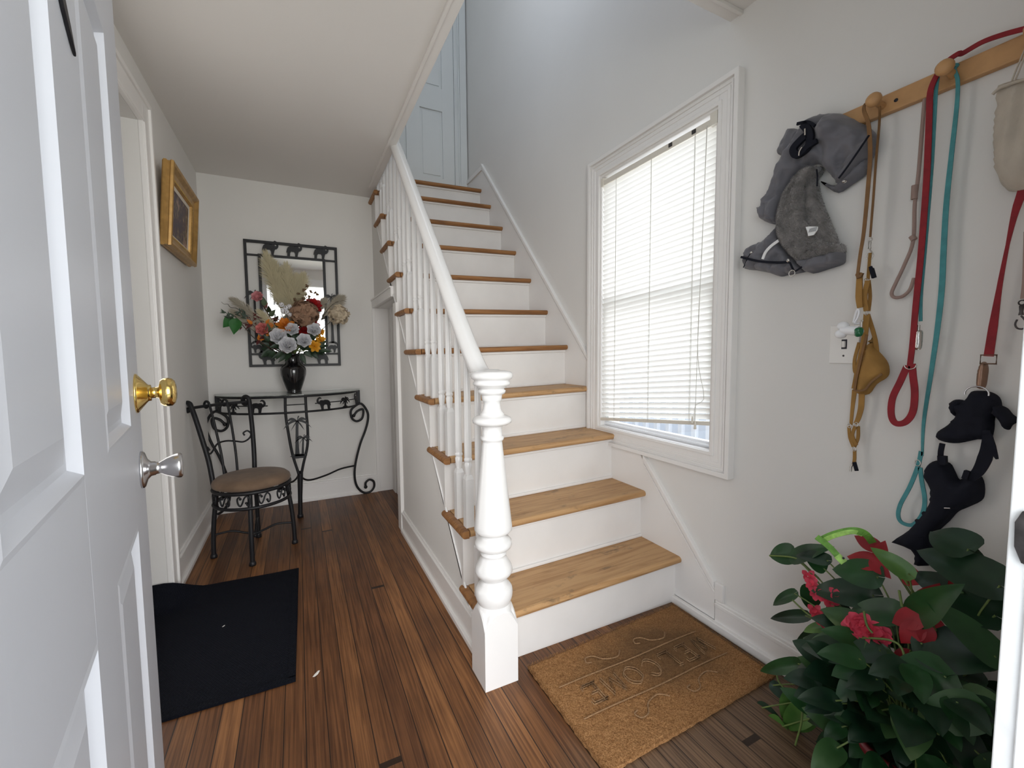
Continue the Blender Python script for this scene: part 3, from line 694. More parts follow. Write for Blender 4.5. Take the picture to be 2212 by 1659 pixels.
for i in range(11):
    zb = 0 if i == 0 else ZS[i-1]; za = ZS[i]-TH
    def slab(x0, x1, ya, yb, z0, z1):
        MB.k = (MB.k*7+3) % 31; e = MB.k*0.000012
        x0 -= e; x1 += e; ya -= e; yb += e
        vs = [(x, y, tilt(x, z)) for x in (x0, x1) for y in (ya, yb) for z in (z0, z1)]
        mb.add(vs, [(0, 1, 3, 2), (4, 6, 7, 5), (0, 4, 5, 1), (2, 3, 7, 6), (0, 2, 6, 4), (1, 5, 7, 3)])
    mb = MB(); slab(XF-0.009, W, YS[i], YS[i]+0.02, zb, za)
    if i in (1, 3): slab(XF+0.06, W-0.002, YS[i]-0.0012, YS[i], (zb+za)/2+0.02, za)
    rs = mb.build('riser', 'riser_paint', ST)
    mb = MB(); slab(XF+0.035, W, YS[i]-0.013, YS[i]+0.001, za-0.014, za); mb.build('cove_moulding', 'riser_paint', rs, bevel=0.004)
    if 0 < i < 7:
        mb = MB(); slab(XF+0.05, W, YS[i]-0.012, YS[i]+0.001, zb, zb+0.014); mb.build('quarter_round', 'riser_paint', rs, bevel=0.004)
# open stringer face under the step ends, with a bead along its lower edge
BL = lambda y: 0.165+(y-0.185)*1.041
mb = MB(); poly = [(0.03, 0.0), (0.03, ZS[0]-0.03)]
for i in range(1, 9): poly += [(YS[i], ZS[i-1]-0.03), (YS[i], ZS[i]-0.03)]
poly += [(1.97, ZS[8]-0.03), (1.97, BL(1.97))] + [(0.185, 0.165), (0.03, 0.0)][:1]
mb.prism(poly, fx, XF-0.004, XF)
mb.build('stringer', 'trim_paint', ST)
MB().tube([(XF-0.005, 0.10, 0.08), (XF-0.005, 1.43, BL(1.43))], 0.005, 6).tube([(XF-0.005, 1.55, BL(1.55)), (XF-0.005, 1.97, BL(1.97))], 0.005, 6).build('stringer_bead', 'glossy_paint', ST)
# newel post
NX, NY = -0.683, -0.040
h = 0.0590
mb = MB(); seg = 48; rings = [[], [], [], [], []]
for k in range(seg):
    an = 2*PI*k/seg+PI/4; c, s_ = math.cos(an), math.sin(an); q = h/max(abs(c), abs(s_)); cr_ = (q/h-1)/0.4142
    zb_ = 0.248-0.052*cr_**1.3
    for i, (r_, z_) in enumerate(((q, 0.0), (q, zb_), (q+(0.056-q)*0.35, zb_+(0.260-zb_)*0.35), (q+(0.056-q)*0.8, zb_+(0.260-zb_)*0.65), (0.054, 0.262))): rings[i].append((NX+c*r_, NY+s_*r_, z_))
mb.add(sum(rings, []), [(i*seg+k, i*seg+(k+1) % seg, (i+1)*seg+(k+1) % seg, (i+1)*seg+k) for i in range(4) for k in range(seg)]+[tuple(range(seg))[::-1]])
prof = [(0.052, 0.255), (0.054, 0.262), (0.0585, 0.272), (0.0625, 0.285), (0.0632, 0.298), (0.061, 0.311), (0.053, 0.321), (0.046, 0.326), (0.044, 0.332), (0.0385, 0.336), (0.0385, 0.341), (0.043, 0.345), (0.056, 0.356), (0.0625, 0.366), (0.0632, 0.374), (0.060, 0.386), (0.050, 0.403), (0.0435, 0.414), (0.041, 0.418), (0.041, 0.424), (0.0435, 0.427), (0.0435, 0.431), (0.0385, 0.434), (0.0375, 0.440), (0.050, 0.444), (0.058, 0.450), (0.0622, 0.459), (0.0605, 0.470), (0.054, 0.478), (0.045, 0.482), (0.042, 0.487), (0.040, 0.494), (0.044, 0.498), (0.056, 0.502), (0.0625, 0.509), (0.063, 0.516), (0.0625, 0.523)]
prof += [(0.0625, 0.5245), (0.0618, 0.53)] + [(0.0615+(0.033-0.0615)*t, 0.535+(0.800-0.535)*t) for t in (0.1, 0.25, 0.4, 0.55, 0.7, 0.85, 1.0)]
prof += [(0.0325, 0.806), (0.037, 0.809), (0.0385, 0.814), (0.037, 0.820), (0.0325, 0.823), (0.0325, 0.850), (0.0345, 0.853), (0.035, 0.857), (0.052, 0.860), (0.0625, 0.866), (0.0645, 0.873), (0.062, 0.881), (0.052, 0.887), (0.0405, 0.890), (0.0395, 0.896), (0.034, 0.901), (0.029, 0.912), (0.027, 0.925), (0.0275, 0.935), (0.030, 0.937), (0.032, 0.941), (0.0335, 0.953), (0.0335, 0.957), (0.041, 0.960), (0.0445, 0.965), (0.0455, 0.971), (0.041, 0.974), (0.041, 0.978), (0.048, 0.979), (0.048, 0.984), (0.057, 0.987), (0.0605, 0.992), (0.060, 0.998), (0.056, 1.001), (0.058, 1.005), (0.0655, 1.009), (0.0690, 1.016), (0.0685, 1.024), (0.063, 1.031), (0.050, 1.034), (0.030, 1.036), (0.022, 1.039), (0.0, 1.040)]
mb.lathe(prof, (NX, NY, 0), seg=40)
mb.build('newel_post', 'glossy_paint', ST)
# handrail
RX = -0.683
path = [(RX, -0.005, 1.003), (RX, 0.035, 1.012), (RX, 0.075, 1.033), (RX, 0.12, 1.070), (RX, 0.175, 1.120), (RX, 0.245, 1.190), (RX, 0.33, 1.275), (RX, 0.56, 1.517), (RX, 0.948, 1.918), (RX, 1.28, 2.262), (RX, 1.32, 2.30)]
P = catmull(path, 8)
sec = [(-0.0335, 0.003), (-0.031, 0.016), (-0.021, 0.026), (-0.007, 0.031), (0.007, 0.031), (0.021, 0.026), (0.031, 0.016), (0.0335, 0.003), (0.029, -0.010), (0.020, -0.017), (0.018, -0.028), (-0.018, -0.028), (-0.020, -0.017), (-0.029, -0.010)]
mb = MB(); mb.sweep(P, [(a, -b) for a, b in sec], (1, 0, 0), 0, True)
mb.build('handrail', 'glossy_paint', ST)
def rail_z(y):
    for a, b in zip(P, P[1:]):
        if a.y <= y <= b.y: return a.z+(b.z-a.z)*(y-a.y)/(b.y-a.y)
    return 2.27
# balusters, two to a tread
def baluster(x, y, zb, zt):
    L_ = zt-zb; mb = MB(); q = 0.0165
    n4 = [(-q, -q), (q, -q), (q, q), (-q, q)]; k = 0.75*q
    z1, z2 = zb+min(0.190, L_*0.6), zb+min(0.207, L_*0.63)
    mb.add([(x+a, y+b, zb) for a, b in n4]+[(x+a, y+b, z1) for a, b in n4]+[(x+a*0.62, y+b*0.62, z2) for a, b in n4],
           [(3, 2, 1, 0)]+[(j, (j+1) % 4, (j+1) % 4+4, j+4) for j in range(4)]+[(j+4, (j+1) % 4+4, (j+1) % 4+8, j+8) for j in range(4)]+[(8, 9, 10, 11)])
    if L_ > 0.3:
        b = z2-0.006
        prof = [(0.010, 0.0), (0.0115, 0.006), (0.011, 0.010), (0.0125, 0.018), (0.0145, 0.034), (0.0155, 0.048), (0.0135, 0.052), (0.0125, 0.056), (0.0160, 0.060), (0.0165, 0.065), (0.0155, 0.069), (0.0135, 0.072), (0.0148, 0.076), (0.0150, 0.12), (0.0115, zt-b)]
        mb.lathe(prof, (x, y, b), seg=14)
    mb.build('baluster', 'glossy_paint', ST)
BXc = -0.668
for i in range(10):
    for k, dy in enumerate((0.013, 0.121)):
        y = YS[i]+dy
        if i == 0 and k == 0: continue
        zb = ZS[i]
        zt = min(rail_z(y)-0.035, H+0.1) if y < 1.31 else H+0.1
        if y < 0.1: y = YS[i]+0.121; 
        if zt-zb > 0.03: baluster(BXc, y, zb, zt)

# ------------------------------------------------------------------ front door, open to the left
ang = math.radians(-9.59)
du = V3((math.sin(ang), math.cos(ang), 0)); dn = V3((math.cos(ang), -math.sin(ang), 0))   # along the door, out of its visible face
CX = V3((-1.2442, -1.3203, 0)) - dn*0.1
def dp(t, n, z): return CX+du*t+dn*n+V3((0, 0, z))
T0, T1 = 0.245, 1.150
fd = bpy.data.objects.new('door_1', None); COL.objects.link(fd); fd.location = dp(T0, 0, 0); fd['kind'] = 'structure'
def dbox(mb, t0, t1, n0, n1, z0, z1, mi=0):
    MB.k = (MB.k*7+3) % 31; e = MB.k*0.000012
    t0 -= e; t1 += e; n0 -= e; n1 += e*0.3
    vs = [dp(t, n, z) for t in (t0, t1) for n in (n0, n1) for z in (z0, z1)]
    mb.add(vs, [(0, 1, 3, 2), (4, 6, 7, 5), (0, 4, 5, 1), (2, 3, 7, 6), (0, 2, 6, 4), (1, 5, 7, 3)], mi)
pt = [(0.372, 0.611), (0.752, 0.992)]           # panel columns
pz = [(0.225, 0.789), (0.963, 1.62), (1.72, 1.92)]
ptt = [(0.363, 0.602)]
mb = MB()
dbox(mb, T0, T1, -0.042, -0.011, 0.012, 2.03)
cols = [T0, pt[0][0], pt[0][1], pt[1][0], pt[1][1], T1]
dbox(mb, T0, cols[1], -0.012, 0, 0.012, 2.03); dbox(mb, cols[2], cols[3], -0.012, 0, 0.012, 2.03); dbox(mb, cols[4], T1, -0.012, 0, 0.012, 2.03)
zr = [0.012, pz[0][0], pz[0][1], pz[1][0], pz[1][1], pz[2][0], pz[2][1], 2.03]
for a, b in pt:
    for k in (0, 2, 4, 6): dbox(mb, a, b, -0.012, 0, zr[k], zr[k+1])
    for z0, z1 in pz:
        # sloped sticking down into the groove and raised field
        def ring(i0, n0, i1, n1):
            o_ = [dp(a+i0, n0, z0+i0), dp(b-i0, n0, z0+i0), dp(b-i0, n0, z1-i0), dp(a+i0, n0, z1-i0)]
            q_ = [dp(a+i1, n1, z0+i1), dp(b-i1, n1, z0+i1), dp(b-i1, n1, z1-i1), dp(a+i1, n1, z1-i1)]
            mb.add(o_+q_, [(k, (k+1) % 4, (k+1) % 4+4, k+4) for k in range(4)])
        ring(0, 0, 0.006, 0.001); ring(0.006, 0.001, 0.014, -0.010); ring(0.014, -0.010, 0.022, -0.010); ring(0.022, -0.010, 0.052, -0.003)
        mb.add([dp(a+0.052, -0.003, z0+0.052), dp(b-0.052, -0.003, z0+0.052), dp(b-0.052, -0.003, z1-0.052), dp(a+0.052, -0.003, z1-0.052)], [(0, 1, 2, 3)])
mb.build('door_leaf', 'door_paint', fd)
kn = dp(1.096, 0, 1.018)
mb = MB(); mb.lathe([(0.0, 0.0), (0.038, 0.0), (0.038, 0.0026), (0.035, 0.0045), (0.017, 0.0179), (0.016, 0.0192), (0.0155, 0.023), (0.0105, 0.0237), (0.0105, 0.0333), (0.013, 0.0346), (0.0235, 0.0371), (0.0275, 0.0422), (0.0285, 0.0486), (0.0275, 0.055), (0.022, 0.0602), (0.012, 0.0627), (0.0, 0.0634)], kn, dn, 28)
mb.build('door_knob', 'brass', fd, label='polished brass knob above the silver one')
kn2 = dp(1.098, 0, 0.868)
mb = MB(); mb.lathe([(0.0, 0.0), (0.036, 0.0), (0.036, 0.0038), (0.033, 0.0064), (0.02, 0.0102), (0.0145, 0.0154), (0.0135, 0.0218), (0.012, 0.023), (0.0115, 0.0282), (0.013, 0.032), (0.018, 0.0397), (0.0225, 0.0499), (0.025, 0.0576), (0.025, 0.0621), (0.022, 0.0646), (0.012, 0.0653), (0.0, 0.0646)], kn2, dn, 28)
mb.build('door_knob', 'satin_nickel', fd, label='satin silver tulip knob below the brass one')
# black door knocker on the middle stile
mb = MB()
pk = [(0.655, 1.60), (0.648, 1.56), (0.646, 1.50), (0.652, 1.465), (0.664, 1.455), (0.680, 1.447), (0.714, 1.432), (0.694, 1.452), (0.672, 1.47), (0.668, 1.48), (0.672, 1.51), (0.684, 1.55), (0.684, 1.60)]
mb.prism(pk, lambda a, b, t: dp(a, t, b), 0.0005, 0.004)
mb.build('door_knocker', 'black_metal', fd, bevel=0.001, label='black curved metal knocker high on the middle stile')

# ------------------------------------------------------------------ window blind
wb = thing('window_blind', (W+0.01, 0.19, 1.99), 'white mini blind lowered crookedly over the stair window', 'blind')
BX = W+0.008
b0, b1 = WY0+0.006, WY1-0.008
MB().box(BX-0.012, BX+0.014, b0, b1, WZ1-0.055, WZ1-0.030).build('head_rail', 'blind_rail', wb, bevel=0.002)
MB().box(BX-0.020, BX+0.018, b0-0.002, b0+0.028, WZ1-0.060, WZ1-0.014).build('end_bracket', 'blind_rail', wb)
MB().box(BX-0.016, BX+0.016, b1-0.018, b1, WZ1-0.058, WZ1-0.018).build('end_bracket', 'blind_rail', wb)
for y in (b0+0.10, b0+0.22): MB().box(BX-0.015, BX-0.011, y, y+0.018, WZ1-0.049, WZ1-0.034).build('cord_guide', 'hinge_dark', wb)
n = 48; mb = MB()
zt = WZ1-0.068
for k in range(n):
    zr_ = zt-(zt-0.835)*k/(n-1); zl_ = zt-(zt-0.762)*k/(n-1)
    a = math.radians(62); hw = 0.0128
    for j in range(1):
        vs = []
        for y, z in ((b0+0.006, zr_), (b1-0.006, zl_)):
            for q in range(5):
                s_ = -1+q/2; cur = 0.0022*(1-s_*s_)
                vs.append((BX+s_*hw*math.cos(a)*1.0-cur*math.sin(a), y, z-s_*hw*math.sin(a)*-1*-1+0-cur*math.cos(a)*0))
        mb.add(vs, [(q, q+1, q+6, q+5) for q in range(4)], 0, True)
mb.build('slats', 'blind_slat', wb)
mb = MB()
zr_, zl_ = 0.808, 0.737
mb.add([(BX+dx, y, z+dz) for y, z in ((b0+0.004, zr_), (b1-0.004, zl_)) for dx, dz in ((-0.013, -0.007), (0.013, -0.007), (0.013, 0.009), (-0.013, 0.009))], [(0, 1, 2, 3), (7, 6, 5, 4), (0, 4, 5, 1), (1, 5, 6, 2), (2, 6, 7, 3), (3, 7, 4, 0)])
mb.build('bottom_rail', 'blind_rail', wb, bevel=0.003)
for y in (b0+0.10, b0+0.335, b1-0.12):
    mb = MB()
    zz = zr_+(zl_-zr_)*(y-b0)/(b1-b0)
    mb.tube([(BX-0.0145, y, WZ1-0.05), (BX-0.0145, y, zz)], 0.0009, 5).tube([(BX-0.0105, y+0.006, WZ1-0.05), (BX-0.0135, y+0.006, zz)], 0.0007, 5)
    mb.build('ladder_cord', 'blind_cord', wb)
mb = MB().tube([(BX-0.017, b0+0.045, WZ1-0.05), (BX-0.02, b0+0.052, 1.5), (BX-0.02, b0+0.062, 1.1), (BX-0.02, b0+0.030, 0.93), (BX-0.02, b0+0.036, 0.895), (BX-0.02, b0+0.066, 0.875), (BX-0.02, b0+0.072, 0.84), (BX-0.02, b0+0.070, 0.80)], 0.0011, 5, n=8)
mb.tube([(BX-0.017, b0+0.043, WZ1-0.05), (BX-0.021, b0+0.06, 1.2), (BX-0.02, b0+0.068, 0.80)], 0.0011, 5, n=6)
mb.build('lift_cord', 'blind_cord', wb)
MB().lathe([(0.002, 0.018), (0.003, 0.014), (0.0055, -0.012), (0.0055, -0.016), (0, -0.017)], (BX-0.021, b0+0.066, 0.795), seg=10).lathe([(0.002, 0.018), (0.003, 0.014), (0.0055, -0.008), (0.0055, -0.012), (0, -0.013)], (BX-0.021, b0+0.080, 0.812), seg=10).build('cord_tassel', 'blind_rail', wb)

# ------------------------------------------------------------------ floor mats
mt = thing('door_mat', (-0.2, -0.26, 0), 'brown coir welcome mat in front of the bottom step', 'mat')
mq = [(-0.572, -0.069), (0.160, -0.027), (0.150, -0.480), (-0.572, -0.495)]
def mq_pt(u, v):   # u along x, v from far to near
    a = V3((*mq[0], 0)).lerp(V3((*mq[1], 0)), u); b = V3((*mq[3], 0)).lerp(V3((*mq[2], 0)), u); return a.lerp(b, v)
mb = MB(); NU, NV = 60, 40; vs = []
rr = random.Random(5)
for i in range(NU+1):
    for j in range(NV+1):
        p = mq_pt(i/NU, j/NV); e = min(i, NU-i, j, NV-j); z = 0.014+rr.uniform(-0.0012, 0.0012)-(0.006 if e == 0 else 0)
        if e == 0: p += V3((rr.uniform(-1, 1), rr.uniform(-1, 1), 0))*0.002
        vs.append((p.x, p.y, z))
fs = [(i*(NV+1)+j, (i+1)*(NV+1)+j, (i+1)*(NV+1)+j+1, i*(NV+1)+j+1) for i in range(NU) for j in range(NV)]
mb.add(vs, fs, 0, False)
bnd = [i*(NV+1) for i in range(NU+1)]+[NU*(NV+1)+j for j in range(1, NV+1)]+[i*(NV+1)+NV for i in range(NU-1, -1, -1)]+[j for j in range(NV-1, 0, -1)]
nb = len(bnd); mb.add([vs[k] for k in bnd]+[(vs[k][0], vs[k][1], 0.001) for k in bnd], [(k, (k+1) % nb, (k+1) % nb+nb, k+nb) for k in range(nb)], 0)
base_ = mb.build('mat_backing', 'coir', mt)
mb = MB()
for k in range(26000):
    u, v = rr.random(), rr.random()
    if k < 2600: 
        if k % 4 == 0: v = 1.0
        elif k % 4 == 1: u = 0.0
        elif k % 4 == 2: v = 0.0
        else: u = 1.0
    p = mq_pt(u, v); a = rr.uniform(0, 2*PI); t_ = rr.uniform(0.2, 0.95); L_ = rr.uniform(0.005, 0.010)
    d = V3((math.cos(a)*t_, math.sin(a)*t_, 1)).normalized()*L_; s_ = V3((-math.sin(a), math.cos(a), 0))*0.0006
    b = V3((p.x, p.y, 0.011)); mb.add([b-s_, b+s_, b+d], [(0, 1, 2)])
o = mb.build('pile', 'coir', mt)
o['kind'] = 'stuff'
def text_mesh(body, size, origin, mat_name, parent, name, ext=0.0012, bev=0.0012, width=None):
    cu = bpy.data.curves.new(name, 'FONT'); cu.body = body; cu.size = size; cu.extrude = ext; cu.bevel_depth = bev; cu.space_character = 1.12
    cu.align_x = 'CENTER'; cu.fill_mode = 'NONE' if False else 'BOTH'
    ob = bpy.data.objects.new('tmp', cu); COL.objects.link(ob); bpy.context.view_layer.update()
    me = bpy.data.meshes.new_from_object(ob.evaluated_get(bpy.context.evaluated_depsgraph_get()))
    COL.objects.unlink(ob); bpy.data.objects.remove(ob)
    xs = [v.co.x for v in me.vertices]; k = (width/(max(xs)-min(xs))) if width else 1
    off = parent.location
    for v in me.vertices: v.co = V3((origin[0]-v.co.x*k, origin[1]-v.co.y, origin[2]+v.co.z))-off
    me.materials.clear(); me.materials.append(MAT[mat_name])
    o = bpy.data.objects.new(name, me); COL.objects.link(o); o.parent = parent
    return o
# raised outline lettering (read from the stairs) with a rule and a scroll above and below
def letters():
    G = {'W': [[(0, 1), (0.25, 0), (0.5, 0.8), (0.75, 0), (1, 1)]], 'E': [[(0.9, 0.8), (0.9, 1), (0, 1), (0.15, 1), (0.15, 0), (0, 0), (0.9, 0), (0.9, 0.2)], [(0.15, 0.5), (0.6, 0.5)]],
         'L': [[(0, 1), (0.3, 1)], [(0.15, 1), (0.15, 0), (0, 0), (0.9, 0), (0.9, 0.25)]], 'C': [[(0.9, 0.8), (0.6, 1), (0.25, 0.9), (0.05, 0.5), (0.25, 0.1), (0.6, 0), (0.92, 0.2)]],
         'O': [[(0.5, 1), (0.1, 0.8), (0, 0.5), (0.1, 0.2), (0.5, 0), (0.9, 0.2), (1, 0.5), (0.9, 0.8), (0.5, 1)]], 'M': [[(0, 0), (0.1, 1), (0.5, 0.15), (0.9, 1), (1, 0)]]}
    mb = MB(); x0 = 0.075; wl_ = 0.062; hh = 0.072
    for ch in 'WELCOME':
        for st in G[ch]:
            st = [(a, b) for a, b in st]
            for off in (-0.0045, 0.0045):
                pts = [V3((x0-a*wl_*0.92+off*0.9, -0.235-b*hh+off*0.8, 0.0165)) for a, b in st]
                if ch in 'CO': pts = catmull(pts, 5)
                mb.tube(pts, 0.0021, 5)
        x0 -= wl_*1.32
    return mb
letters().build('lettering', 'coir_letter', mt, label='raised word WELCOME, facing the stairs')
mb = MB()
for yl in (-0.205, -0.34):
    mb.tube([(0.09-0.62*t, yl+0.002*math.sin(t*9)-0.02*t*0, 0.0165) for t in [k/20 for k in range(21)]], 0.0024, 5)
for yl, sg in ((-0.155, 1), (-0.39, -1)):
    for dx in (0.0, 0.22):
        mb.tube([(-0.02-dx, yl, 0.0165), (-0.05-dx, yl-0.022*sg, 0.0165), (-0.10-dx, yl-0.010*sg, 0.0165), (-0.125-dx, yl+0.018*sg, 0.0165), (-0.155-dx, yl+0.022*sg, 0.0165), (-0.165-dx, yl+0.002*sg, 0.0165), (-0.148-dx, yl-0.004*sg, 0.0165)], 0.0024, 5, n=5)
mb.build('scroll_border', 'coir_letter', mt)

mb = MB(); NU, NV = 24, 36; vs = []
def bz(x, y):
    z = 0.006
    k = min(1, max(0, (-1.66-x)/0.14)); k = k*k*(3-2*k); q = max(0, y-0.90)
    return y-k*q*0.52, z+k*(q/0.18)**1.4*0.088+0.006*min(1, max(0, (-1.4-x)/0.2))*(q/0.18)
for i in range(NU+1):
    for j in range(NV+1):
        u, v = i/NU, j/NV
        x = -2.02+u*(0.742-0.0*v); y = 0.232+v*0.85
        x += (1-v)*(-0.012)*u; y += -0.0*u
        y, z = bz(x, y); vs.append((x, y, z))
fs = [(i*(NV+1)+j, (i+1)*(NV+1)+j, (i+1)*(NV+1)+j+1, i*(NV+1)+j+1) for i in range(NU) for j in range(NV)]
mb.add(vs, fs, 0, True)
bnd = [i*(NV+1) for i in range(NU+1)]+[NU*(NV+1)+j for j in range(1, NV+1)]+[i*(NV+1)+NV for i in range(NU-1, -1, -1)]+[j for j in range(NV-1, 0, -1)]
nb = len(bnd); mb.add([vs[k] for k in bnd]+[(vs[k][0], vs[k][1], vs[k][2]-0.005) for k in bnd], [(k, (k+1) % nb, (k+1) % nb+nb, k+nb) for k in range(nb)], 0)
rm = mb.build('rubber_mat', 'rubber', label='black rubber mat lying by the doorway on the left', cat='mat', loc=(-1.6, 0.66, 0))
MB().ribbon([(-1.29-0.012, 0.25, 0.0075), (-1.298, 0.6, 0.0075), (-1.295, 1.07, 0.0075)], 0.022, 0.003, (0, 0, 1)).ribbon([(-1.29, 0.243, 0.0075), (-1.7, 0.243, 0.0075)], 0.022, 0.003, (0, 0, 1)).build('mat_border', 'rubber', rm)
def scrap(x, y, z, name, label, s=0.02):
    mb = MB(); pts = [(-1, -0.3), (-0.2, -0.5), (0.9, -0.2), (1.0, 0.3), (0.1, 0.45), (-0.8, 0.25)]
    mb.prism([(a*s, b*s) for a, b in pts], lambda a, b, t: (x+a*0.55+b*0.6, y+a*0.8-b*0.4, z+t+abs(a)*0.12), 0, 0.001)
    mb.build(name, 'scrap', label=label, cat='scrap')
scrap(*[(-1.227,0.237,0.001)][0], 'paper_scrap', 'small white scrap lying on the bare floorboards', 0.016)
scrap(*[(-1.55,0.685,0.007)][0], 'lint_scrap', 'tiny pale bit of lint on the black mat', 0.006)

# ------------------------------------------------------------------ framed painting on the left wall
pf = thing('framed_painting', (XL+0.03, 1.47, 1.60), 'small painting in a gold frame hanging on the left wall', 'picture')
def pic(a, b, n):  # a along y, b up, n out of the wall; the frame leans forward at the top
    return V3((XL+0.004+n+(b/0.39)*0.030, 1.187+a, 1.600+b))
PW, PH = 0.565, 0.385
def rect_ring(mb, i0, n0, i1, n1, mi=0):
    A = [pic(i0, i0, n0), pic(PW-i0, i0, n0), pic(PW-i0, PH-i0, n0), pic(i0, PH-i0, n0)]
    B = [pic(i1, i1, n1), pic(PW-i1, i1, n1), pic(PW-i1, PH-i1, n1), pic(i1, PH-i1, n1)]
    mb.add(A+B, [(k, (k+1) % 4, (k+1) % 4+4, k+4) for k in range(4)], mi)
mb = MB(); prev = (0.006, 0.0)
for q in ((0.0, 0.006), (0.0, 0.016), (0.004, 0.020), (0.004, 0.030), (0.0, 0.034), (0.002, 0.044), (0.010, 0.047), (0.018, 0.044), (0.034, 0.030), (0.052, 0.026), (0.058, 0.028), (0.064, 0.024), (0.066, 0.012)):
    rect_ring(mb, prev[0], prev[1], q[0], q[1], 0); prev = q
mb.add([pic(0.006, 0.006, 0), pic(PW-0.006, 0.006, 0), pic(PW-0.006, PH-0.006, 0), pic(0.006, PH-0.006, 0)], [(0, 1, 2, 3)])
mb.build('frame', 'gold_frame', pf)
mb = MB(); k = 0.060
n_ = 46
for i in range(n_):
    for (a, b) in ((k+(PW-2*k)*i/n_, k), (k+(PW-2*k)*i/n_, PH-k)): mb.ball(pic(a, b, 0.027), 0.0035, 6)
for i in range(30):
    for (a, b) in ((k, k+(PH-2*k)*i/30), (PW-k, k+(PH-2*k)*i/30)): mb.ball(pic(a, b, 0.027), 0.0035, 6)
mb.build('beaded_edge', 'gold_bright', pf)
mb = MB(); rect_ring(mb, 0.066, 0.014, 0.084, 0.012); mb.build('mount', 'mat_board', pf)
mb = MB(); i0 = 0.084; mb.add([pic(i0, i0, 0.011), pic(PW-i0, i0, 0.011), pic(PW-i0, PH-i0, 0.011), pic(i0, PH-i0, 0.011)], [(0, 1, 2, 3)]); mb.build('canvas', 'painting', pf)

# ------------------------------------------------------------------ silhouettes used on the mirror and the table
ELE = [(0.02, 0), (0.17, 0), (0.19, 0.10), (0.20, 0.24), (0.26, 0.36), (0.44, 0.35), (0.50, 0.24), (0.50, 0.06), (0.49, 0), (0.64, 0), (0.66, 0.12), (0.70, 0.30), (0.74, 0.40), (0.82, 0.42), (0.90, 0.50), (0.95, 0.62), (0.94, 0.78), (0.86, 0.92), (0.74, 0.98), (0.64, 0.90), (0.64, 0.82), (0.72, 0.86), (0.80, 0.82), (0.84, 0.72), (0.82, 0.64), (0.76, 0.62), (0.72, 0.70), (0.62, 0.74), (0.50, 0.70), (0.36, 0.74), (0.20, 0.72), (0.06, 0.62), (0.0, 0.46), (-0.03, 0.30), (0.0, 0.24), (0.03, 0.34)]
def elephant(mb, fn, c, s, flip=1, th=0.006):
    """fn(a,b,t)->3-D, c=(a,b) lower left"""
    mb.prism([((a-0.45)*s*flip+c[0], b*s+c[1]) for a, b in ELE], fn, -th/2, th/2)
    e = [(0.50, 0.70), (0.60, 0.66), (0.63, 0.52), (0.58, 0.40), (0.50, 0.42), (0.46, 0.55)]
    mb.prism([((a-0.45)*s*flip+c[0], b*s+c[1]) for a, b in e], fn, -th, -th/2)
def frond(mb, fn, c, ang, L_, droop, th=0.006, wd=0.16):
    up_, lo = [], []
    for k in range(9):
        t = k/8; a = c[0]+math.cos(ang)*L_*t; b = c[1]+math.sin(ang)*L_*t-droop*L_*t*t
        w_ = wd*L_*math.sin(PI*min(1, t*0.92+0.08))
        up_.append((a-math.sin(ang)*w_*0.2, b+w_*0.7)); lo.append((a, b-w_*0.5))
    mb.prism(up_+lo[::-1], fn, -th/2, th/2)
def palm(mb, fn, c, h_, s, th=0.006, lean=0.0):
    pts = [(c[0]+lean*h_*(t**2), c[1]+h_*t) for t in (0, .25, .5, .75, 1)]
    w_ = [0.09*s, 0.07*s, 0.06*s, 0.055*s, 0.06*s]
    mb.prism([(a-w, b) for (a, b), w in zip(pts, w_)]+[(a+w, b) for (a, b), w in list(zip(pts, w_))[::-1]], fn, -th/2, th/2)
    mb.prism([(c[0]-0.28*s, c[1]), (c[0]+0.28*s, c[1]), (c[0]+0.16*s, c[1]+0.09*s), (c[0]-0.16*s, c[1]+0.09*s)], fn, -th/2, th/2)
    T_ = pts[-1]
    for ang, L_, dr in ((0.15, 0.55, 0.75), (0.75, 0.58, 0.75), (1.35, 0.42, 0.5), (PI-0.15, 0.55, 0.75), (PI-0.75, 0.58, 0.75), (-0.9, 0.42, 0.2), (PI+0.9, 0.42, 0.2)):
        frond(mb, fn, T_, ang, L_*s, dr, th)

# ------------------------------------------------------------------ wall mirror with the iron frame
wm = thing('wall_mirror', (-1.247, D-0.02, 1.011), 'rectangular mirror in a black iron frame with elephant figures', 'mirror')
mx0, mx1, mz0, mz1 = -1.544, -0.951, 1.011, 1.884
ix0, ix1, iz0, iz1 = -1.444, -1.052, 1.104, 1.774
ym = D-0.022
mb = MB()
def bar2(x0, x1, z0, z1, d=0.007): mb.box(x0, x1, ym-d, ym+d, z0, z1)
q = 0.0095
bar2(mx0, mx1, mz1-0.018, mz1); bar2(mx0, mx1, mz0, mz0+0.016); bar2(mx0, mx0+0.017, mz0, mz1); bar2(mx1-0.017, mx1, mz0, mz1)
mb.build('outer_frame', 'black_metal', wm, bevel=0.001)
mb = MB()
bar2(ix0-0.018, ix0, iz0-0.01, iz1+0.018, 0.010); bar2(ix1, ix1+0.018, iz0-0.01, iz1+0.018, 0.010); bar2(ix0, ix1, iz1, iz1+0.018, 0.010); bar2(ix0, ix1, iz0-0.010, iz0, 0.010)
mb.build('inner_frame', 'black_metal', wm, bevel=0.001)
for z in (iz0-0.004, iz1+0.009):
    for xa, xb in ((mx0, ix0-0.01), (ix1+0.01, mx1)):
        mb = MB(); bar2(xa, xb, z-0.006, z+0.006, 0.004); mb.build('cross_bar', 'black_metal', wm)
MB().box(ix0, ix1, ym-0.002, ym+0.004, iz0, iz1).build('mirror_glass', 'mirror_glass', wm)
FY = lambda a, b, t: (a, ym+t, b)
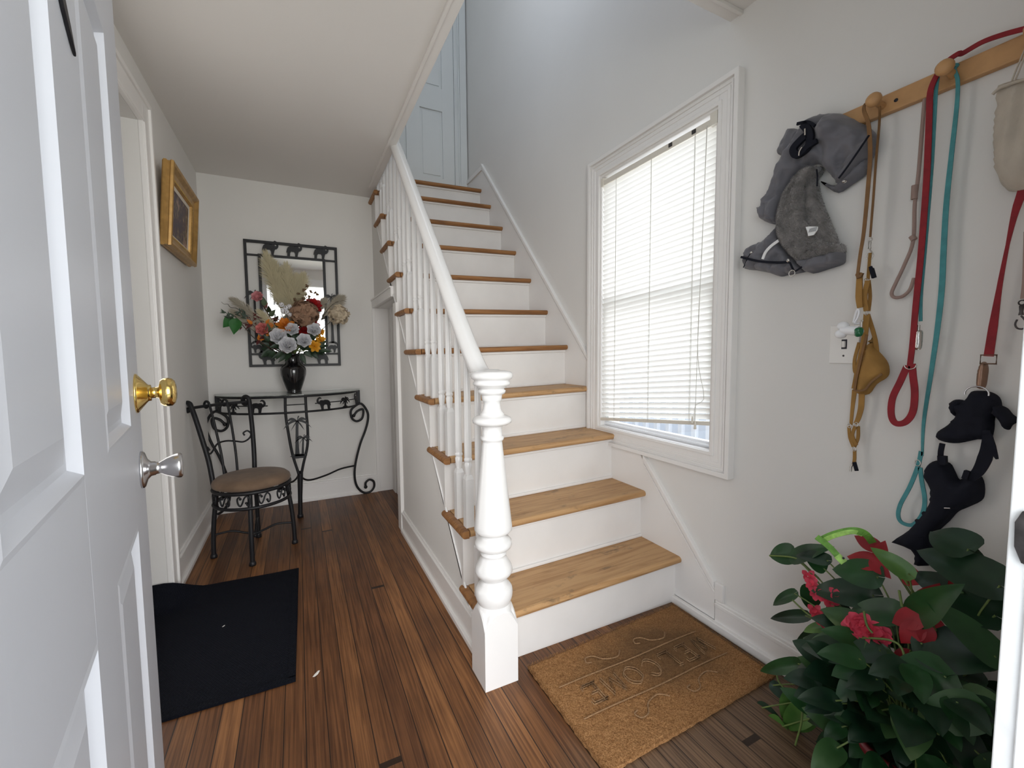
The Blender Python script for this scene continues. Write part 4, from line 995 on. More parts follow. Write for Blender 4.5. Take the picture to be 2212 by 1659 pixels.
for x, z, f in ((-1.385, iz1+0.016, 1), (-1.235, iz1+0.016, 1), (-1.060, iz1+0.016, 1), (-1.435, mz0+0.012, -1), (-1.25, mz0+0.012, -1), (-1.085, mz0+0.012, -1)):
    mb = MB(); elephant(mb, FY, (x, z), 0.104, f); mb.build('elephant_figure', 'black_metal', wm)
for x in (-1.494, -1.001):
    mb = MB(); palm(mb, FY, (x, 1.18), 0.34, 0.115); mb.build('palm_figure', 'black_metal', wm)
for x in (-1.494, -1.001):
    mb = MB(); elephant(mb, FY, (x, 1.11), 0.075, 1 if x > -1.2 else -1); mb.build('elephant_figure', 'black_metal', wm)

# ------------------------------------------------------------------ half-moon console table
ct = thing('console_table', (-1.288, 2.02, 0), 'half-moon glass console table on black scrolled iron legs', 'table')
CXT, YB, AX, AY, ZT = -1.288, 2.188, 0.452, 0.335, 0.832
def ell(t, k=1.0): return (CXT-AX*k*math.cos(t), YB-AY*k*math.sin(t))
mb = MB(); N = 40
top = [ell(PI*i/N, 1.03) for i in range(N+1)]
mb.prism(top, lambda a, b, t: (a, b, t), ZT-0.006, ZT)
mb.build('glass_top', 'table_glass', ct)
mb = MB()
for z, r in ((ZT-0.014, 0.007), (ZT-0.118, 0.007)):
    mb.tube([(*ell(PI*i/N), z) for i in range(N+1)], r, 8)
mb.tube([(*ell(0), ZT-0.014), (*ell(PI), ZT-0.014)], 0.006, 8).tube([(*ell(PI*i/N), ZT-0.067) for i in range(4, 17)], 0.0035, 6).tube([(*ell(PI*i/N), ZT-0.067) for i in range(24, 37)], 0.0035, 6)
mb.tube([(*ell(1.488+0.267*i/4), ZT-0.067) for i in range(5)], 0.0035, 6)
mb.build('apron_rails', 'black_metal', ct)
def on_ell(t0):
    def f(a, b, t):
        th = t0+a/0.40; x, y = ell(th); nx, ny = x-CXT, y-YB; l = math.hypot(nx, ny)
        return (x+nx/l*t, y+ny/l*t, b)
    return f
for t0, f in ((0.32, 1), (1.12, 1), (2.02, -1), (2.82, -1)):
    mb = MB(); elephant(mb, on_ell(t0), (0, ZT-0.112), 0.088, f); mb.build('elephant_figure', 'black_metal', ct)
for t0 in (0.72, 2.42):
    mb = MB(); palm(mb, on_ell(t0), (0, ZT-0.112), 0.055, 0.085); mb.build('palm_figure', 'black_metal', ct)
for t0 in (0.06, PI-0.06):
    x, y = ell(t0); mb = MB().box(x-0.012, x+0.012, y-0.02, y+0.02, ZT-0.12, ZT-0.012); mb.build('apron_end_plate', 'black_metal', ct, bevel=0.002)
yL = 1.862
mb = MB()
mb.tube([(-1.325, yL, ZT-0.014), (-1.327, yL, ZT-0.12), (-1.318, yL, 0.60), (-1.298, yL, 0.44), (-1.268, yL, 0.31), (-1.258, yL, 0.262)], 0.0085, 8, n=5)
mb.tube([(-1.205, yL, ZT-0.014), (-1.204, yL, ZT-0.12), (-1.200, yL, 0.60), (-1.206, yL, 0.48), (-1.235, yL, 0.36), (-1.255, yL, 0.262)], 0.0085, 8, n=5)
mb.tube([(-1.256, yL, 0.30), (-1.262, yL, 0.15), (-1.266, yL, 0.0)], [0.018, 0.014, 0.014], 10)
mb.lathe([(0, 0), (0.019, 0.0), (0.018, 0.02), (0.014, 0.024)], (-1.266, yL, 0.0), seg=14)
mb.build('front_leg', 'black_metal', ct)
mb = MB()
FL = lambda a, b, t: (a, yL-0.004+t, b)
palm(mb, FL, (-1.268, 0.42), 0.235, 0.155, 0.008, lean=0.03)
palm(mb, FL, (-1.235, 0.42), 0.120, 0.100, 0.008, lean=0.06)
mb.build('palm_figure', 'black_metal', ct)
mb = MB().box(-1.292, -1.215, yL-0.006, yL+0.006, 0.405, 0.42); mb.build('palm_shelf', 'black_metal', ct)
RL = [(-0.878,2.12,0.631),(-0.851,2.12,0.664),(-0.813,2.12,0.676),(-0.808,2.12,0.643),(-0.822,2.12,0.602),(-0.86,2.12,0.587),(-0.892,2.12,0.614),(-0.897,2.12,0.667),(-0.869,2.12,0.701),(-0.822,2.12,0.719),(-0.78,2.12,0.659),(-0.775,2.12,0.598),(-0.798,2.12,0.51),(-0.839,2.12,0.407),(-0.876,2.12,0.267),(-0.886,2.12,0.161),(-0.869,2.12,0.079),(-0.823,2.12,0.028),(-0.775,2.12,0.028),(-0.746,2.12,0.061),(-0.748,2.12,0.105),(-0.779,2.12,0.124),(-0.807,2.12,0.103),(-0.808,2.12,0.07)]
RLi = RL[:]
spi = [RL[0]]+RL[1:]
for sx in (1, -1):
    pts = [(CXT+sx*(p[0]-CXT)*1.0+(0.0 if sx > 0 else 0.0), p[1]+(0.03 if sx < 0 else 0), p[2]) for p in spi[3:]] if False else [(CXT+sx*(p[0]-CXT), p[1], p[2]) for p in spi]
    mb = MB(); mb.tube(pts, 0.0085, 8, n=5); mb.ball(pts[0], 0.013, 10); mb.ball(pts[-1], 0.014, 10)
    mb.build('scroll_leg', 'black_metal', ct)
    mb = MB().tube([(-1.256, yL+0.004, 0.315), (-1.262+sx*0.02, 1.88, 0.262), (-1.262+sx*0.07, 1.92, 0.232), (CXT+sx*0.20, 1.99, 0.235), (CXT+sx*0.30, 2.06, 0.25), (CXT+sx*0.40, 2.115, 0.248)], 0.0065, 8, n=5)
    mb.build('scroll_stretcher', 'black_metal', ct)

# ------------------------------------------------------------------ iron chair with the round seat
cx, cy = -1.493, 1.43
ch = thing('iron_chair', (cx, cy, 0), 'black wrought iron chair with a round brown suede seat', 'chair')
mb = MB().lathe([(0, 0.385), (0.172, 0.386), (0.186, 0.392), (0.190, 0.402), (0.186, 0.418), (0.170, 0.432), (0.13, 0.441), (0.06, 0.445), (0, 0.445)], (cx, cy, 0), seg=48)
mb.build('seat_cushion', 'suede', ch, label='round brown suede seat pad with a dark worn spot')
def circ(r, z, n=48): return [(cx+r*math.cos(2*PI*k/n), cy+r*math.sin(2*PI*k/n), z) for k in range(n)]
mb = MB().tube(circ(0.183, 0.378), 0.010, 8, True).tube(circ(0.183, 0.298), 0.009, 8, True)
mb.build('seat_rings', 'black_metal', ch)
def cyl_pt(th, z, r=0.184): return (cx+r*math.cos(th), cy+r*math.sin(th), z)
for k in range(12):
    t0 = 2*PI*k/12+0.12
    S_ = [(0.16, 0.352), (0.13, 0.362), (0.09, 0.352), (0.10, 0.330), (0.15, 0.316), (0.20, 0.330), (0.24, 0.352), (0.30, 0.364), (0.36, 0.350), (0.36, 0.325), (0.32, 0.316), (0.29, 0.330)]
    pts = [cyl_pt(t0+a*1.1, 0.338+(b-0.338)*1.05) for a, b in S_]
    mb = MB().tube(pts, 0.0042, 6, n=3); mb.ball(pts[0], 0.007, 6); mb.ball(pts[-1], 0.007, 6)
    mb.build('seat_scroll', 'black_metal', ch)
legs = []
for th in (PI, -PI/2, 0, PI/2):
    c, s_ = math.cos(th), math.sin(th)
    P3 = [(0.165, 0.375), (0.175, 0.30), (0.186, 0.21), (0.193, 0.12), (0.196, 0.03), (0.196, 0.0)]
    mb = MB().tube([(cx+r*c, cy+r*s_, z) for r, z in P3], 0.0115, 10, n=4)
    mb.lathe([(0, 0), (0.016, 0), (0.017, 0.008), (0.015, 0.018), (0.0115, 0.022)], (cx+0.196*c, cy+0.196*s_, 0), seg=12)
    mb.build('leg', 'black_metal', ch)
mb = MB()
for a in (0, PI/2):
    for sg in (1, -1):
        c, s_ = math.cos(a)*sg, math.sin(a)*sg
        mb.tube([(cx+0.19*c, cy+0.19*s_, 0.125), (cx+0.11*c, cy+0.11*s_, 0.132), (cx+0.05*c, cy+0.05*s_, 0.112), (cx, cy, 0.095)], 0.006, 8, n=4)
for k in range(10): mb.ball((cx+0.02*math.cos(k*2.4), cy+0.02*math.sin(k*2.4), 0.088+0.002*(k % 4)), 0.011, 7)
mb.build('cross_stretcher', 'black_metal', ch)
# back: two stout posts, two thin ones, curled tops, top rail, waved crosspiece
BLp = [V3((cx-0.172, cy+0.005, 0.30)), V3((cx-0.183, cy+0.012, 0.40)), V3((cx-0.200, cy+0.035, 0.52)), V3((cx-0.228, cy+0.060, 0.64)), V3((cx-0.256, cy+0.085, 0.75)), V3((cx-0.275, cy+0.105, 0.810))]
BRp = [V3((cx-0.005, cy+0.172, 0.30)), V3((cx-0.003, cy+0.183, 0.40)), V3((cx-0.003, cy+0.202, 0.52)), V3((cx-0.008, cy+0.235, 0.64)), V3((cx-0.016, cy+0.268, 0.75)), V3((cx-0.022, cy+0.290, 0.815))]
bd = V3((-1, 1, 0)).normalized()
def curl(p, s, sg=1):
    return [p, p+bd*0.012*s+V3((0, 0, 0.022*s)), p+bd*0.034*s+V3((0, 0, 0.026*s)), p+bd*0.050*s+V3((0, 0, 0.008*s)), p+bd*0.046*s+V3((0, 0, -0.014*s)), p+bd*0.028*s+V3((0, 0, -0.018*s)), p+bd*0.018*s+V3((0, 0, -0.004*s))]
def bk(u, i): return BLp[i].lerp(BRp[i], u)
for u, r, s_ in ((0.0, 0.0125, 1.0), (0.345, 0.0065, 0.8), (0.655, 0.0065, 0.8), (1.0, 0.0125, 1.0)):
    pts = [bk(u, i)+bd*(0.03*math.sin(PI*u)) for i in (range(6) if u in (0.0, 1.0) else range(1, 6))]
    mb = MB().tube(pts[:-1]+curl(pts[-1], s_), r, 10, n=5)
    mb.build('back_post', 'black_metal', ch)
pts = [bk(u, 5)+bd*(0.03*math.sin(PI*u)+0.02)+V3((0, 0, -0.004)) for u in (0, 0.2, 0.4, 0.6, 0.8, 1)]
MB().tube(pts, 0.0085, 8, n=4).build('top_rail', 'black_metal', ch)
def bp2(u, z):
    zs_ = [p.z for p in BLp]
    for i in range(5):
        if zs_[i] <= z <= zs_[i+1]:
            t = (z-zs_[i])/(zs_[i+1]-zs_[i]); return BLp[i].lerp(BRp[i], u).lerp(BLp[i+1].lerp(BRp[i+1], u), t)+bd*(0.03*math.sin(PI*u))
mb = MB().tube([bp2(u, z) for u, z in ((0.10, 0.575), (0.06, 0.595), (0.02, 0.585), (0.04, 0.565), (0.10, 0.558), (0.2, 0.575), (0.32, 0.60), (0.5, 0.605), (0.68, 0.595), (0.82, 0.585), (0.93, 0.60), (0.97, 0.625), (0.91, 0.645), (0.84, 0.635), (0.86, 0.62))], 0.005, 7, n=4)
mb.build('waved_crosspiece', 'black_metal', ch)

# ------------------------------------------------------------------ vase and flowers
VX, VY, VZ = -1.272, 2.0, ZT+0.001
vs_ = thing('vase', (VX, VY, VZ), 'glossy black ceramic vase standing on the glass console table', 'vase')
k = 1.0
prof = [(0.0, 0), (0.047, 0.0), (0.049, 0.006), (0.046, 0.012), (0.045, 0.020), (0.052, 0.04), (0.068, 0.085), (0.079, 0.125), (0.0815, 0.150), (0.077, 0.172), (0.064, 0.190), (0.051, 0.200), (0.045, 0.212), (0.043, 0.228), (0.046, 0.245), (0.056, 0.265), (0.060, 0.268), (0.054, 0.262), (0.040, 0.235), (0.038, 0.210), (0.035, 0.19), (0.0, 0.18)]
MB().lathe(prof, (VX, VY, VZ), seg=40).build('vase_body', 'black_ceramic', vs_)
MO = V3((VX, VY, VZ+0.20))      # inside the neck
fr = random.Random(21)
def stem(mb, tip, r=0.0022, mi=0, bend=0.03):
    tip = V3(tip); m = MO.lerp(tip, 0.5)+V3((0, 0, bend)); a = MO+V3((fr.uniform(-0.02, 0.02), fr.uniform(-0.02, 0.02), -0.02))
    mb.tube([a, V3((VX, VY, VZ+0.275)).lerp(tip, 0.12), m, tip], r, 6, n=4, mi=mi)
def petal(mb, c, d, n_, L_, w_, cup=0.3, curl_=0.0, mi=0, tipn=0.9, nu=4, nv=5, base_w=0.25):
    """curved petal from c along d; n_ = face normal"""
    d = V3(d).normalized(); n_ = V3(n_); n_ = (n_-d*n_.dot(d)).normalized(); s_ = d.cross(n_)
    vs = []
    for j in range(nv+1):
        t = j/nv; w = w_*(base_w+(1-base_w)*math.sin(PI*min(1, t*tipn)))*(1 if t < 1 else 0.35) if tipn < 1 else w_*(base_w*(1-t)+math.sin(PI*t)**0.8)
        for i in range(nu+1):
            u = -1+2*i/nu
            vs.append(V3(c)+d*L_*t+s_*w*u*0.5+n_*(cup*w*(u*u)*0.5+curl_*L_*t*t))
    mb.add(vs, [(j*(nu+1)+i, j*(nu+1)+i+1, (j+1)*(nu+1)+i+1, (j+1)*(nu+1)+i) for j in range(nv) for i in range(nu)], mi, True)
def leaf_flat(mb, c, d, n_, L_, w_, mi=0, fold=0.25, droop=0.2):
    d = V3(d).normalized(); n_ = V3(n_); n_ = (n_-d*n_.dot(d)).normalized(); s_ = d.cross(n_); vs = []
    nv, nu = 7, 4
    for j in range(nv+1):
        t = j/nv; w = w_*math.sin(PI*t**0.75)*(1-0.25*t)+0.0006
        for i in range(nu+1):
            u = -1+2*i/nu; vs.append(V3(c)+d*L_*t+s_*w*u*0.5+n_*(fold*abs(u)*w*0.5-droop*L_*t*t))
    mb.add(vs, [(j*(nu+1)+i, j*(nu+1)+i+1, (j+1)*(nu+1)+i+1, (j+1)*(nu+1)+i) for j in range(nv) for i in range(nu)], mi, True)
def rose(mb, c, axis, R_, mi=0):
    a = V3(axis).normalized(); u = a.orthogonal().normalized(); v = a.cross(u)
    for k, (n_p, rad, ht, w_, lean) in enumerate(((3, 0.12, 0.75, 0.62, 0.1), (4, 0.26, 0.78, 0.75, 0.25), (5, 0.45, 0.72, 0.85, 0.55), (6, 0.6, 0.6, 0.95, 1.0), (6, 0.62, 0.45, 1.0, 1.6))):
        for j in range(n_p):
            th = 2*PI*j/n_p+k*0.7+fr.uniform(-0.12, 0.12); o_ = u*math.cos(th)+v*math.sin(th)
            d = (a+o_*lean*0.7).normalized()
            petal(mb, V3(c)+o_*R_*rad*0.35-a*R_*0.25, d, -o_, R_*ht*1.15, R_*w_, cup=0.55, curl_=-0.25*lean*0.6, mi=mi, tipn=0.86, base_w=0.4)
def fluffy(mb, c, axis, R_, n_p, L_, w_, mi=0, spread=1.0):
    a = V3(axis).normalized(); u = a.orthogonal().normalized(); v = a.cross(u)
    for k in range(n_p):
        th = k*2.399; t = math.sqrt((k+0.5)/n_p); o_ = u*math.cos(th)+v*math.sin(th)
        d = (a*(1.15-t)+o_*t*spread).normalized()
        petal(mb, V3(c)+d*R_*0.1, d, a-o_*0.3, L_*(0.75+0.25*t), w_, cup=0.3, curl_=0.18*fr.uniform(-1, 1), mi=mi, tipn=0.9)
def hydrangea(mb, c, axis, R_, n_f=90, s=0.014, mi=0):
    a = V3(axis).normalized(); u = a.orthogonal().normalized(); v = a.cross(u)
    for k in range(n_f):
        z = 1-1.55*(k+0.5)/n_f; rr_ = math.sqrt(max(0, 1-z*z)); th = k*2.399
        d = (a*z+u*rr_*math.cos(th)+v*rr_*math.sin(th)).normalized(); p = V3(c)+d*R_*fr.uniform(0.72, 1.12)
        d = (d+V3((fr.uniform(-.6, .6), fr.uniform(-.6, .6), fr.uniform(-.6, .6)))).normalized()
        e = d.orthogonal().normalized(); g = d.cross(e); r0 = fr.uniform(0, 1.5)
        for j in range(4):
            dd = e*math.cos(r0+j*PI/2)+g*math.sin(r0+j*PI/2)
            petal(mb, p, dd+d*0.25, d, s*fr.uniform(0.85, 1.15), s*0.95, cup=0.2, curl_=-0.25, mi=mi, tipn=0.85, nu=2, nv=3, base_w=0.35)
def plume(mb, tip, n_h=260, L_=0.34, spread=0.05, hair=0.05, mi=1, droop=0.25, w_=0.0011):
    tip = V3(tip); b = V3((VX, VY, VZ+0.26)); axis = (tip-b); Lt = axis.length; axis.normalize()
    start = tip-axis*min(L_, Lt*0.85); side = axis.orthogonal().normalized(); sd2 = axis.cross(side)
    stem(mb, start+axis*0.02, 0.0014, 0, 0.0)
    dn_ = V3((axis.x, axis.y, 0)); dn_ = dn_.normalized() if dn_.length > 0.1 else V3((1, 0, 0))
    for k in range(n_h):
        t = fr.random()**0.9; p = start.lerp(tip, t)+V3((0, 0, -droop*0.12*t*t))
        th = fr.uniform(0, 2*PI); o_ = side*math.cos(th)+sd2*math.sin(th)
        env = math.sin(PI*min(1, 0.15+t*0.8))
        h_ = hair*fr.uniform(0.6, 1.25)*(0.5+0.7*env)
        e = p+axis*h_*1.1+o_*spread*env*fr.uniform(0.35, 1.0)+V3((0, 0, -h_*0.25))
        m_ = p.lerp(e, 0.5)+o_*0.006+V3((0, 0, h_*0.10)); w = (e-p).cross(V3((0, 1, 0.2))).normalized()*w_
        mb.add([p-w, p+w, m_+w, m_-w, e], [(0, 1, 2, 3), (3, 2, 4)], mi)
def flower(name, label, cat, group=None):
    t = thing(name, MO, label, cat, group)
    return t
def q3(L): return [V3(p) for p in L]
front = V3((-0.05, -1, 0.25))
# white roses
WR = [(-1.348,1.9,1.213),(-1.268,1.91,1.261),(-1.296,1.87,1.156),(-1.199,1.88,1.187),(-1.137,1.9,1.262)]
wl_ = ['white silk rose at the left of the white cluster', 'small white silk rose at the top of the white cluster', 'lowest white silk rose, hanging over the vase rim', 'white silk rose just left of the yellow flowers', 'rightmost white silk rose, in front of the red bloom']
sz = [0.080, 0.064, 0.082, 0.070, 0.068]
for p, lb, s_ in zip(WR, wl_, sz):
    t = flower('silk_rose', lb, 'flower', 'white roses in the vase'); ax = (V3(p)-MO); ax.y -= 0.25; ax.z += 0.02; ax.normalize()
    mb = MB(); rose(mb, p, front+ax*0.6, s_); mb.build('bloom', 'white_petal', t)
    mb = MB(); stem(mb, V3(p)-ax*0.02); mb.build('stem', 'stem_green', t)
for p, lb, m_, s_ in zip([(-1.459,1.93,1.469),(-1.438,1.91,1.26)], ['pale pink silk rose high on the left', 'coral pink silk rose lower on the left'], ['light_pink_petal', 'pink_petal'], [0.052, 0.060]):
    t = flower('silk_rose', lb, 'flower'); mb = MB(); rose(mb, p, front+V3((-0.3, 0, 0.1)), s_); mb.build('bloom', m_, t)
    mb = MB(); stem(mb, p, 0.0024); mb.build('stem', 'stem_dark', t)
    mb = MB()
    for f in (0.35, 0.5, 0.65, 0.8):
        c = MO.lerp(V3(p), f)+V3((0, -0.02, 0.03)); a = fr.uniform(-1, 1)
        leaf_flat(mb, c, (math.cos(a+1.2), -0.4, math.sin(a+1.2)), (0, -1, 0.3), 0.055, 0.036)
    mb.build('leaves', 'olive_leaf', t)
# orange, yellow, red blooms
P = [(-1.306,1.93,1.279)][0]
t = flower('silk_lily', 'orange and yellow silk bloom above the white roses', 'flower'); mb = MB(); fluffy(mb, P, front+V3((-0.1, 0, 0.4)), 0.05, 14, 0.062, 0.034); mb.build('bloom', 'orange_petal', t); mb = MB(); stem(mb, P); mb.build('stem', 'stem_green', t)
for p, lb, r_ in zip([(-1.138,1.9,1.15),(-1.095,1.93,1.192),(-1.092,1.94,1.249)], ['largest yellow silk flower, drooping to the right of the vase', 'yellow silk flower behind the largest one', 'small yellow silk flower at the right edge of the bunch'], (0.042, 0.034, 0.026)):
    t = flower('silk_daffodil', lb, 'flower', 'yellow flowers at the right of the vase'); mb = MB(); fluffy(mb, p, front+V3((0.2, 0, -0.1)), r_, 12, r_, r_*0.62, spread=1.2); mb.build('bloom', 'yellow_petal', t); mb = MB(); stem(mb, p); mb.build('stem', 'stem_green', t)
for p, lb, r_ in zip([(-1.135,1.96,1.42),(-1.151,1.96,1.297),(-1.201,1.97,1.255)], ['red silk bloom behind the brown hydrangea', 'red silk bloom between white roses and cream hydrangea', 'small red silk bloom low behind the white roses'], (0.060, 0.056, 0.040)):
    t = flower('silk_peony', lb, 'flower', 'red blooms in the vase'); mb = MB(); fluffy(mb, p, front+V3((0.2, 0, 0.3)), r_, 22, r_, r_*0.6); mb.build('bloom', 'red_petal', t); mb = MB(); stem(mb, p); mb.build('stem', 'stem_green', t)
P = [(-1.189,1.92,1.371)][0]
t = flower('hydrangea', 'dried brown hydrangea head in the middle of the bunch', 'flower'); mb = MB(); hydrangea(mb, P, front+V3((0, 0, 0.3)), 0.078, 230, 0.021); mb.build('bloom', 'brown_hydrangea', t); mb = MB(); stem(mb, P); mb.build('stem', 'stem_dark', t)
P = [(-0.972,1.98,1.374)][0]
t = flower('hydrangea', 'cream hydrangea head at the far right of the bunch', 'flower'); mb = MB(); hydrangea(mb, P, front+V3((0.5, 0, 0.1)), 0.062, 180, 0.016); mb.build('bloom', 'cream_hydrangea', t); mb = MB(); stem(mb, P); mb.build('stem', 'stem_dark', t)
mb = MB()
# pampas plumes
PT = [(-1.405,2.03,1.791),(-1.359,2.04,1.737),(-1.287,2.02,1.721),(-1.228,2.01,1.649),(-1.185,2.02,1.67),(-1.593,1.97,1.47),(-1.594,1.95,1.394),(-1.452,1.93,1.398),(-0.945,1.99,1.518),(-1.059,2.01,1.502)]
pl = [('tallest cream pampas plume, reaching the top elephant', 300, 0.36, 0.050, 0.07), ('cream pampas plume just right of the tallest one', 240, 0.34, 0.045, 0.07), ('cream pampas plume in the middle of the fan', 260, 0.33, 0.05, 0.07), ('cream pampas plume right of the middle of the fan', 260, 0.3, 0.05, 0.07), ('rightmost upright cream pampas plume', 240, 0.3, 0.045, 0.06),
      ('wispy pampas plume fanning out over the frame at left', 150, 0.22, 0.03, 0.06), ('long pampas plume sweeping low to the left', 260, 0.28, 0.025, 0.06), ('short pampas plume between pink rose and middle', 180, 0.2, 0.025, 0.05), ('greyish pampas plume arching out over the right frame', 260, 0.2, 0.035, 0.06), ('short greyish pampas plume above the red bloom', 150, 0.16, 0.03, 0.05)]
for p, (lb, n_h, L_, sp_, hr) in zip(PT, pl):
    t = flower('pampas_plume', lb, 'dried grass', 'pampas plumes in the vase')
    mb = MB(); plume(mb, p, int(n_h*2.6), L_, sp_*1.7, hr*1.05, 0); mb.build('plume', 'pampas_grey' if 'grey' in lb or 'wispy' in lb or 'sweeping' in lb else 'pampas', t)
# green sprig with two broad leaves, twig, seed heads, berries
tip = V3([(-1.604,1.9,1.317)][0])
t = flower('silk_leaf_sprig', 'branch ending in two bright green leaves at far left', 'foliage')
mb = MB(); mb.tube([MO, V3((VX-0.05, VY-0.04, VZ+0.27)), MO.lerp(tip, 0.6)+V3((0, 0, -0.02)), tip+V3((0.02, 0, 0.02)), tip], 0.003, 6, n=4); mb.build('stem', 'stem_dark', t)
mb = MB(); leaf_flat(mb, tip+V3((0.03, 0, 0.01)), (-0.25, -0.1, -1), (-0.1, -1, 0.1), 0.105, 0.080); leaf_flat(mb, tip+V3((0.01, 0.01, 0.012)), (-0.75, -0.1, -0.75), (-0.1, -1, 0.1), 0.085, 0.070)
mb.build('broad_leaves', 'silk_leaf', t)
mb = MB()
for k in range(26):
    c = tip+V3((fr.uniform(-0.03, 0.10), fr.uniform(-0.02, 0.02), fr.uniform(0.01, 0.05))); a = fr.uniform(1.5, 4.2); leaf_flat(mb, c, (math.cos(a), -0.2, math.sin(a)*0.6+0.2), (0, -1, 0.2), 0.035, 0.010)
mb.build('small_leaves', 'dark_leaf', t)
t = flower('curly_twig', 'thin dark wavy twig poking out at left', 'twig'); mb = MB()
TW = q3([(-1.508,1.95,1.324),(-1.569,1.95,1.387),(-1.611,1.95,1.397),(-1.625,1.95,1.416),(-1.645,1.95,1.416),(-1.659,1.95,1.429)]); mb.tube([MO]+TW, [0.002, 0.002, 0.0018, 0.0015, 0.0015, 0.0012, 0.001], 6, n=4); mb.build('twig', 'stem_dark', t)
t = flower('curly_twig', 'thin dark wavy twig poking out at right', 'twig'); mb = MB()
TW = q3([(-1.066,1.97,1.37),(-0.998,1.97,1.452),(-0.961,1.97,1.464),(-0.942,1.97,1.474),(-0.918,1.97,1.466)]); mb.tube([MO]+TW, [0.002, 0.002, 0.0018, 0.0015, 0.0015, 0.001], 6, n=4); mb.build('twig', 'stem_dark', t)
t = flower('seed_head_branch', 'dry brown branch with small seed heads before the mirror', 'dried flower'); mb = MB()
SH = q3([(-1.185,1.96,1.53),(-1.167,1.96,1.559),(-1.22,1.96,1.506),(-1.143,1.96,1.523),(-1.117,1.96,1.518),(-1.103,1.96,1.506),(-1.246,1.96,1.465),(-1.155,1.96,1.485),(-1.193,1.96,1.474)])
for s_ in SH:
    mb.tube([MO.lerp(V3(SH[7]), 0.75), V3(SH[7]), s_], 0.0012, 5); 
    for k in range(5): mb.ball(s_+V3((fr.uniform(-1, 1), fr.uniform(-1, 1), fr.uniform(-1, 1)))*0.007, 0.0065, 6)
mb.tube([MO, V3(SH[7])], 0.0018, 6); mb.build('branch', 'dry_brown', t)
t = flower('speckled_pod_branch', 'white speckled pods above the brown hydrangea', 'dried flower')
PD = q3([(-1.324,1.91,1.422),(-1.3,1.91,1.402),(-1.278,1.91,1.412),(-1.315,1.91,1.381),(-1.293,1.91,1.375),(-1.278,1.91,1.361)])
mb = MB(); mb.tube([MO, PD[4]], 0.002, 6); mb.build('stem', 'stem_dark', t)
mb = MB(); 
for p in PD: mb.ball(p, 0.016, 10)
mb.build('pods', 'white_petal', t)
mb = MB()
for p in PD:
    for k in range(4): mb.ball(p+V3((fr.uniform(-0.7, 0.7), -0.8, fr.uniform(-0.7, 0.7))).normalized()*0.0155, 0.0028, 6)
mb.build('specks', 'dry_brown', t)
t = flower('dark_leaf_branch', 'dark foliage filling the bottom of the bunch', 'foliage'); mb = MB()
for k in range(70):
    a = fr.uniform(-0.35, PI+0.35); r_ = fr.uniform(0.05, 0.17); c = V3((VX+math.cos(a)*r_, VY-0.05+fr.uniform(-0.05, 0.05), VZ+0.275+math.sin(a)*r_*0.6+0.02)); b = a+fr.uniform(-0.7, 0.7)
    leaf_flat(mb, c, (math.cos(b), fr.uniform(-0.6, 0.1), math.sin(b)-0.15), (fr.uniform(-.4, .4), -1, 0.3), fr.uniform(0.045, 0.075), 0.036, droop=0.3)
for c, d in ((V3((VX-0.03, VY-0.05, VZ+0.27)), (-0.5, -0.3, -0.5)), (V3((VX-0.05, VY-0.05, VZ+0.275)), (-0.75, -0.2, -0.35)), (V3((VX+0.05, VY-0.05, VZ+0.27)), (0.35, -0.3, -0.9)), (V3((VX-0.01, VY-0.06, VZ+0.275)), (-0.2, -0.4, -0.3))):
    leaf_flat(mb, c, d, (0, -1, 0.2), 0.085, 0.035)
mb.build('leaves', 'dark_leaf', t)
mb = MB(); 
for k in range(10): mb.tube([MO, V3((VX+fr.uniform(-0.12, 0.12), VY-0.03, VZ+0.33+fr.uniform(0, 0.08)))], 0.0018, 5)
mb.build('stems', 'stem_dark', t)
t = flower('autumn_leaf_branch', 'orange and dark red leaves at left under the pink rose', 'foliage'); mb = MB()
AL = q3([(-1.461,1.93,1.189),(-1.429,1.93,1.211),(-1.406,1.93,1.241),(-1.378,1.93,1.296),(-1.417,1.93,1.295),(-1.495,1.93,1.293)])
for p in AL:
    for k in range(3): leaf_flat(mb, p, (fr.uniform(-1, 0.3), -0.3, fr.uniform(-1, 0.6)), (0, -1, 0.2), 0.04, 0.022, mi=k % 2)
    mb.tube([MO, MO.lerp(p, 0.6)+V3((0, 0, -0.01)), p], 0.0014, 5, mi=1)
mb.build('leaves', ['orange_petal', 'dark_red_leaf'], t)
mb = MB()
BR = q3([(-1.535,1.95,1.293),(-1.496,1.95,1.324),(-1.469,1.95,1.346),(-1.43,1.95,1.326),(-1.377,1.95,1.321),(-1.337,1.95,1.313)])
for p in BR:
    for k in range(8): leaf_flat(mb, p+V3((fr.uniform(-.02, .02), 0, fr.uniform(-.02, .02))), (fr.uniform(-1, 1), -0.3, fr.uniform(-1, 1)), (0, -1, 0.2), 0.03, 0.007)
    mb.tube([MO, p], 0.0012, 5)
mb.build('berries', 'dark_red_leaf', t)

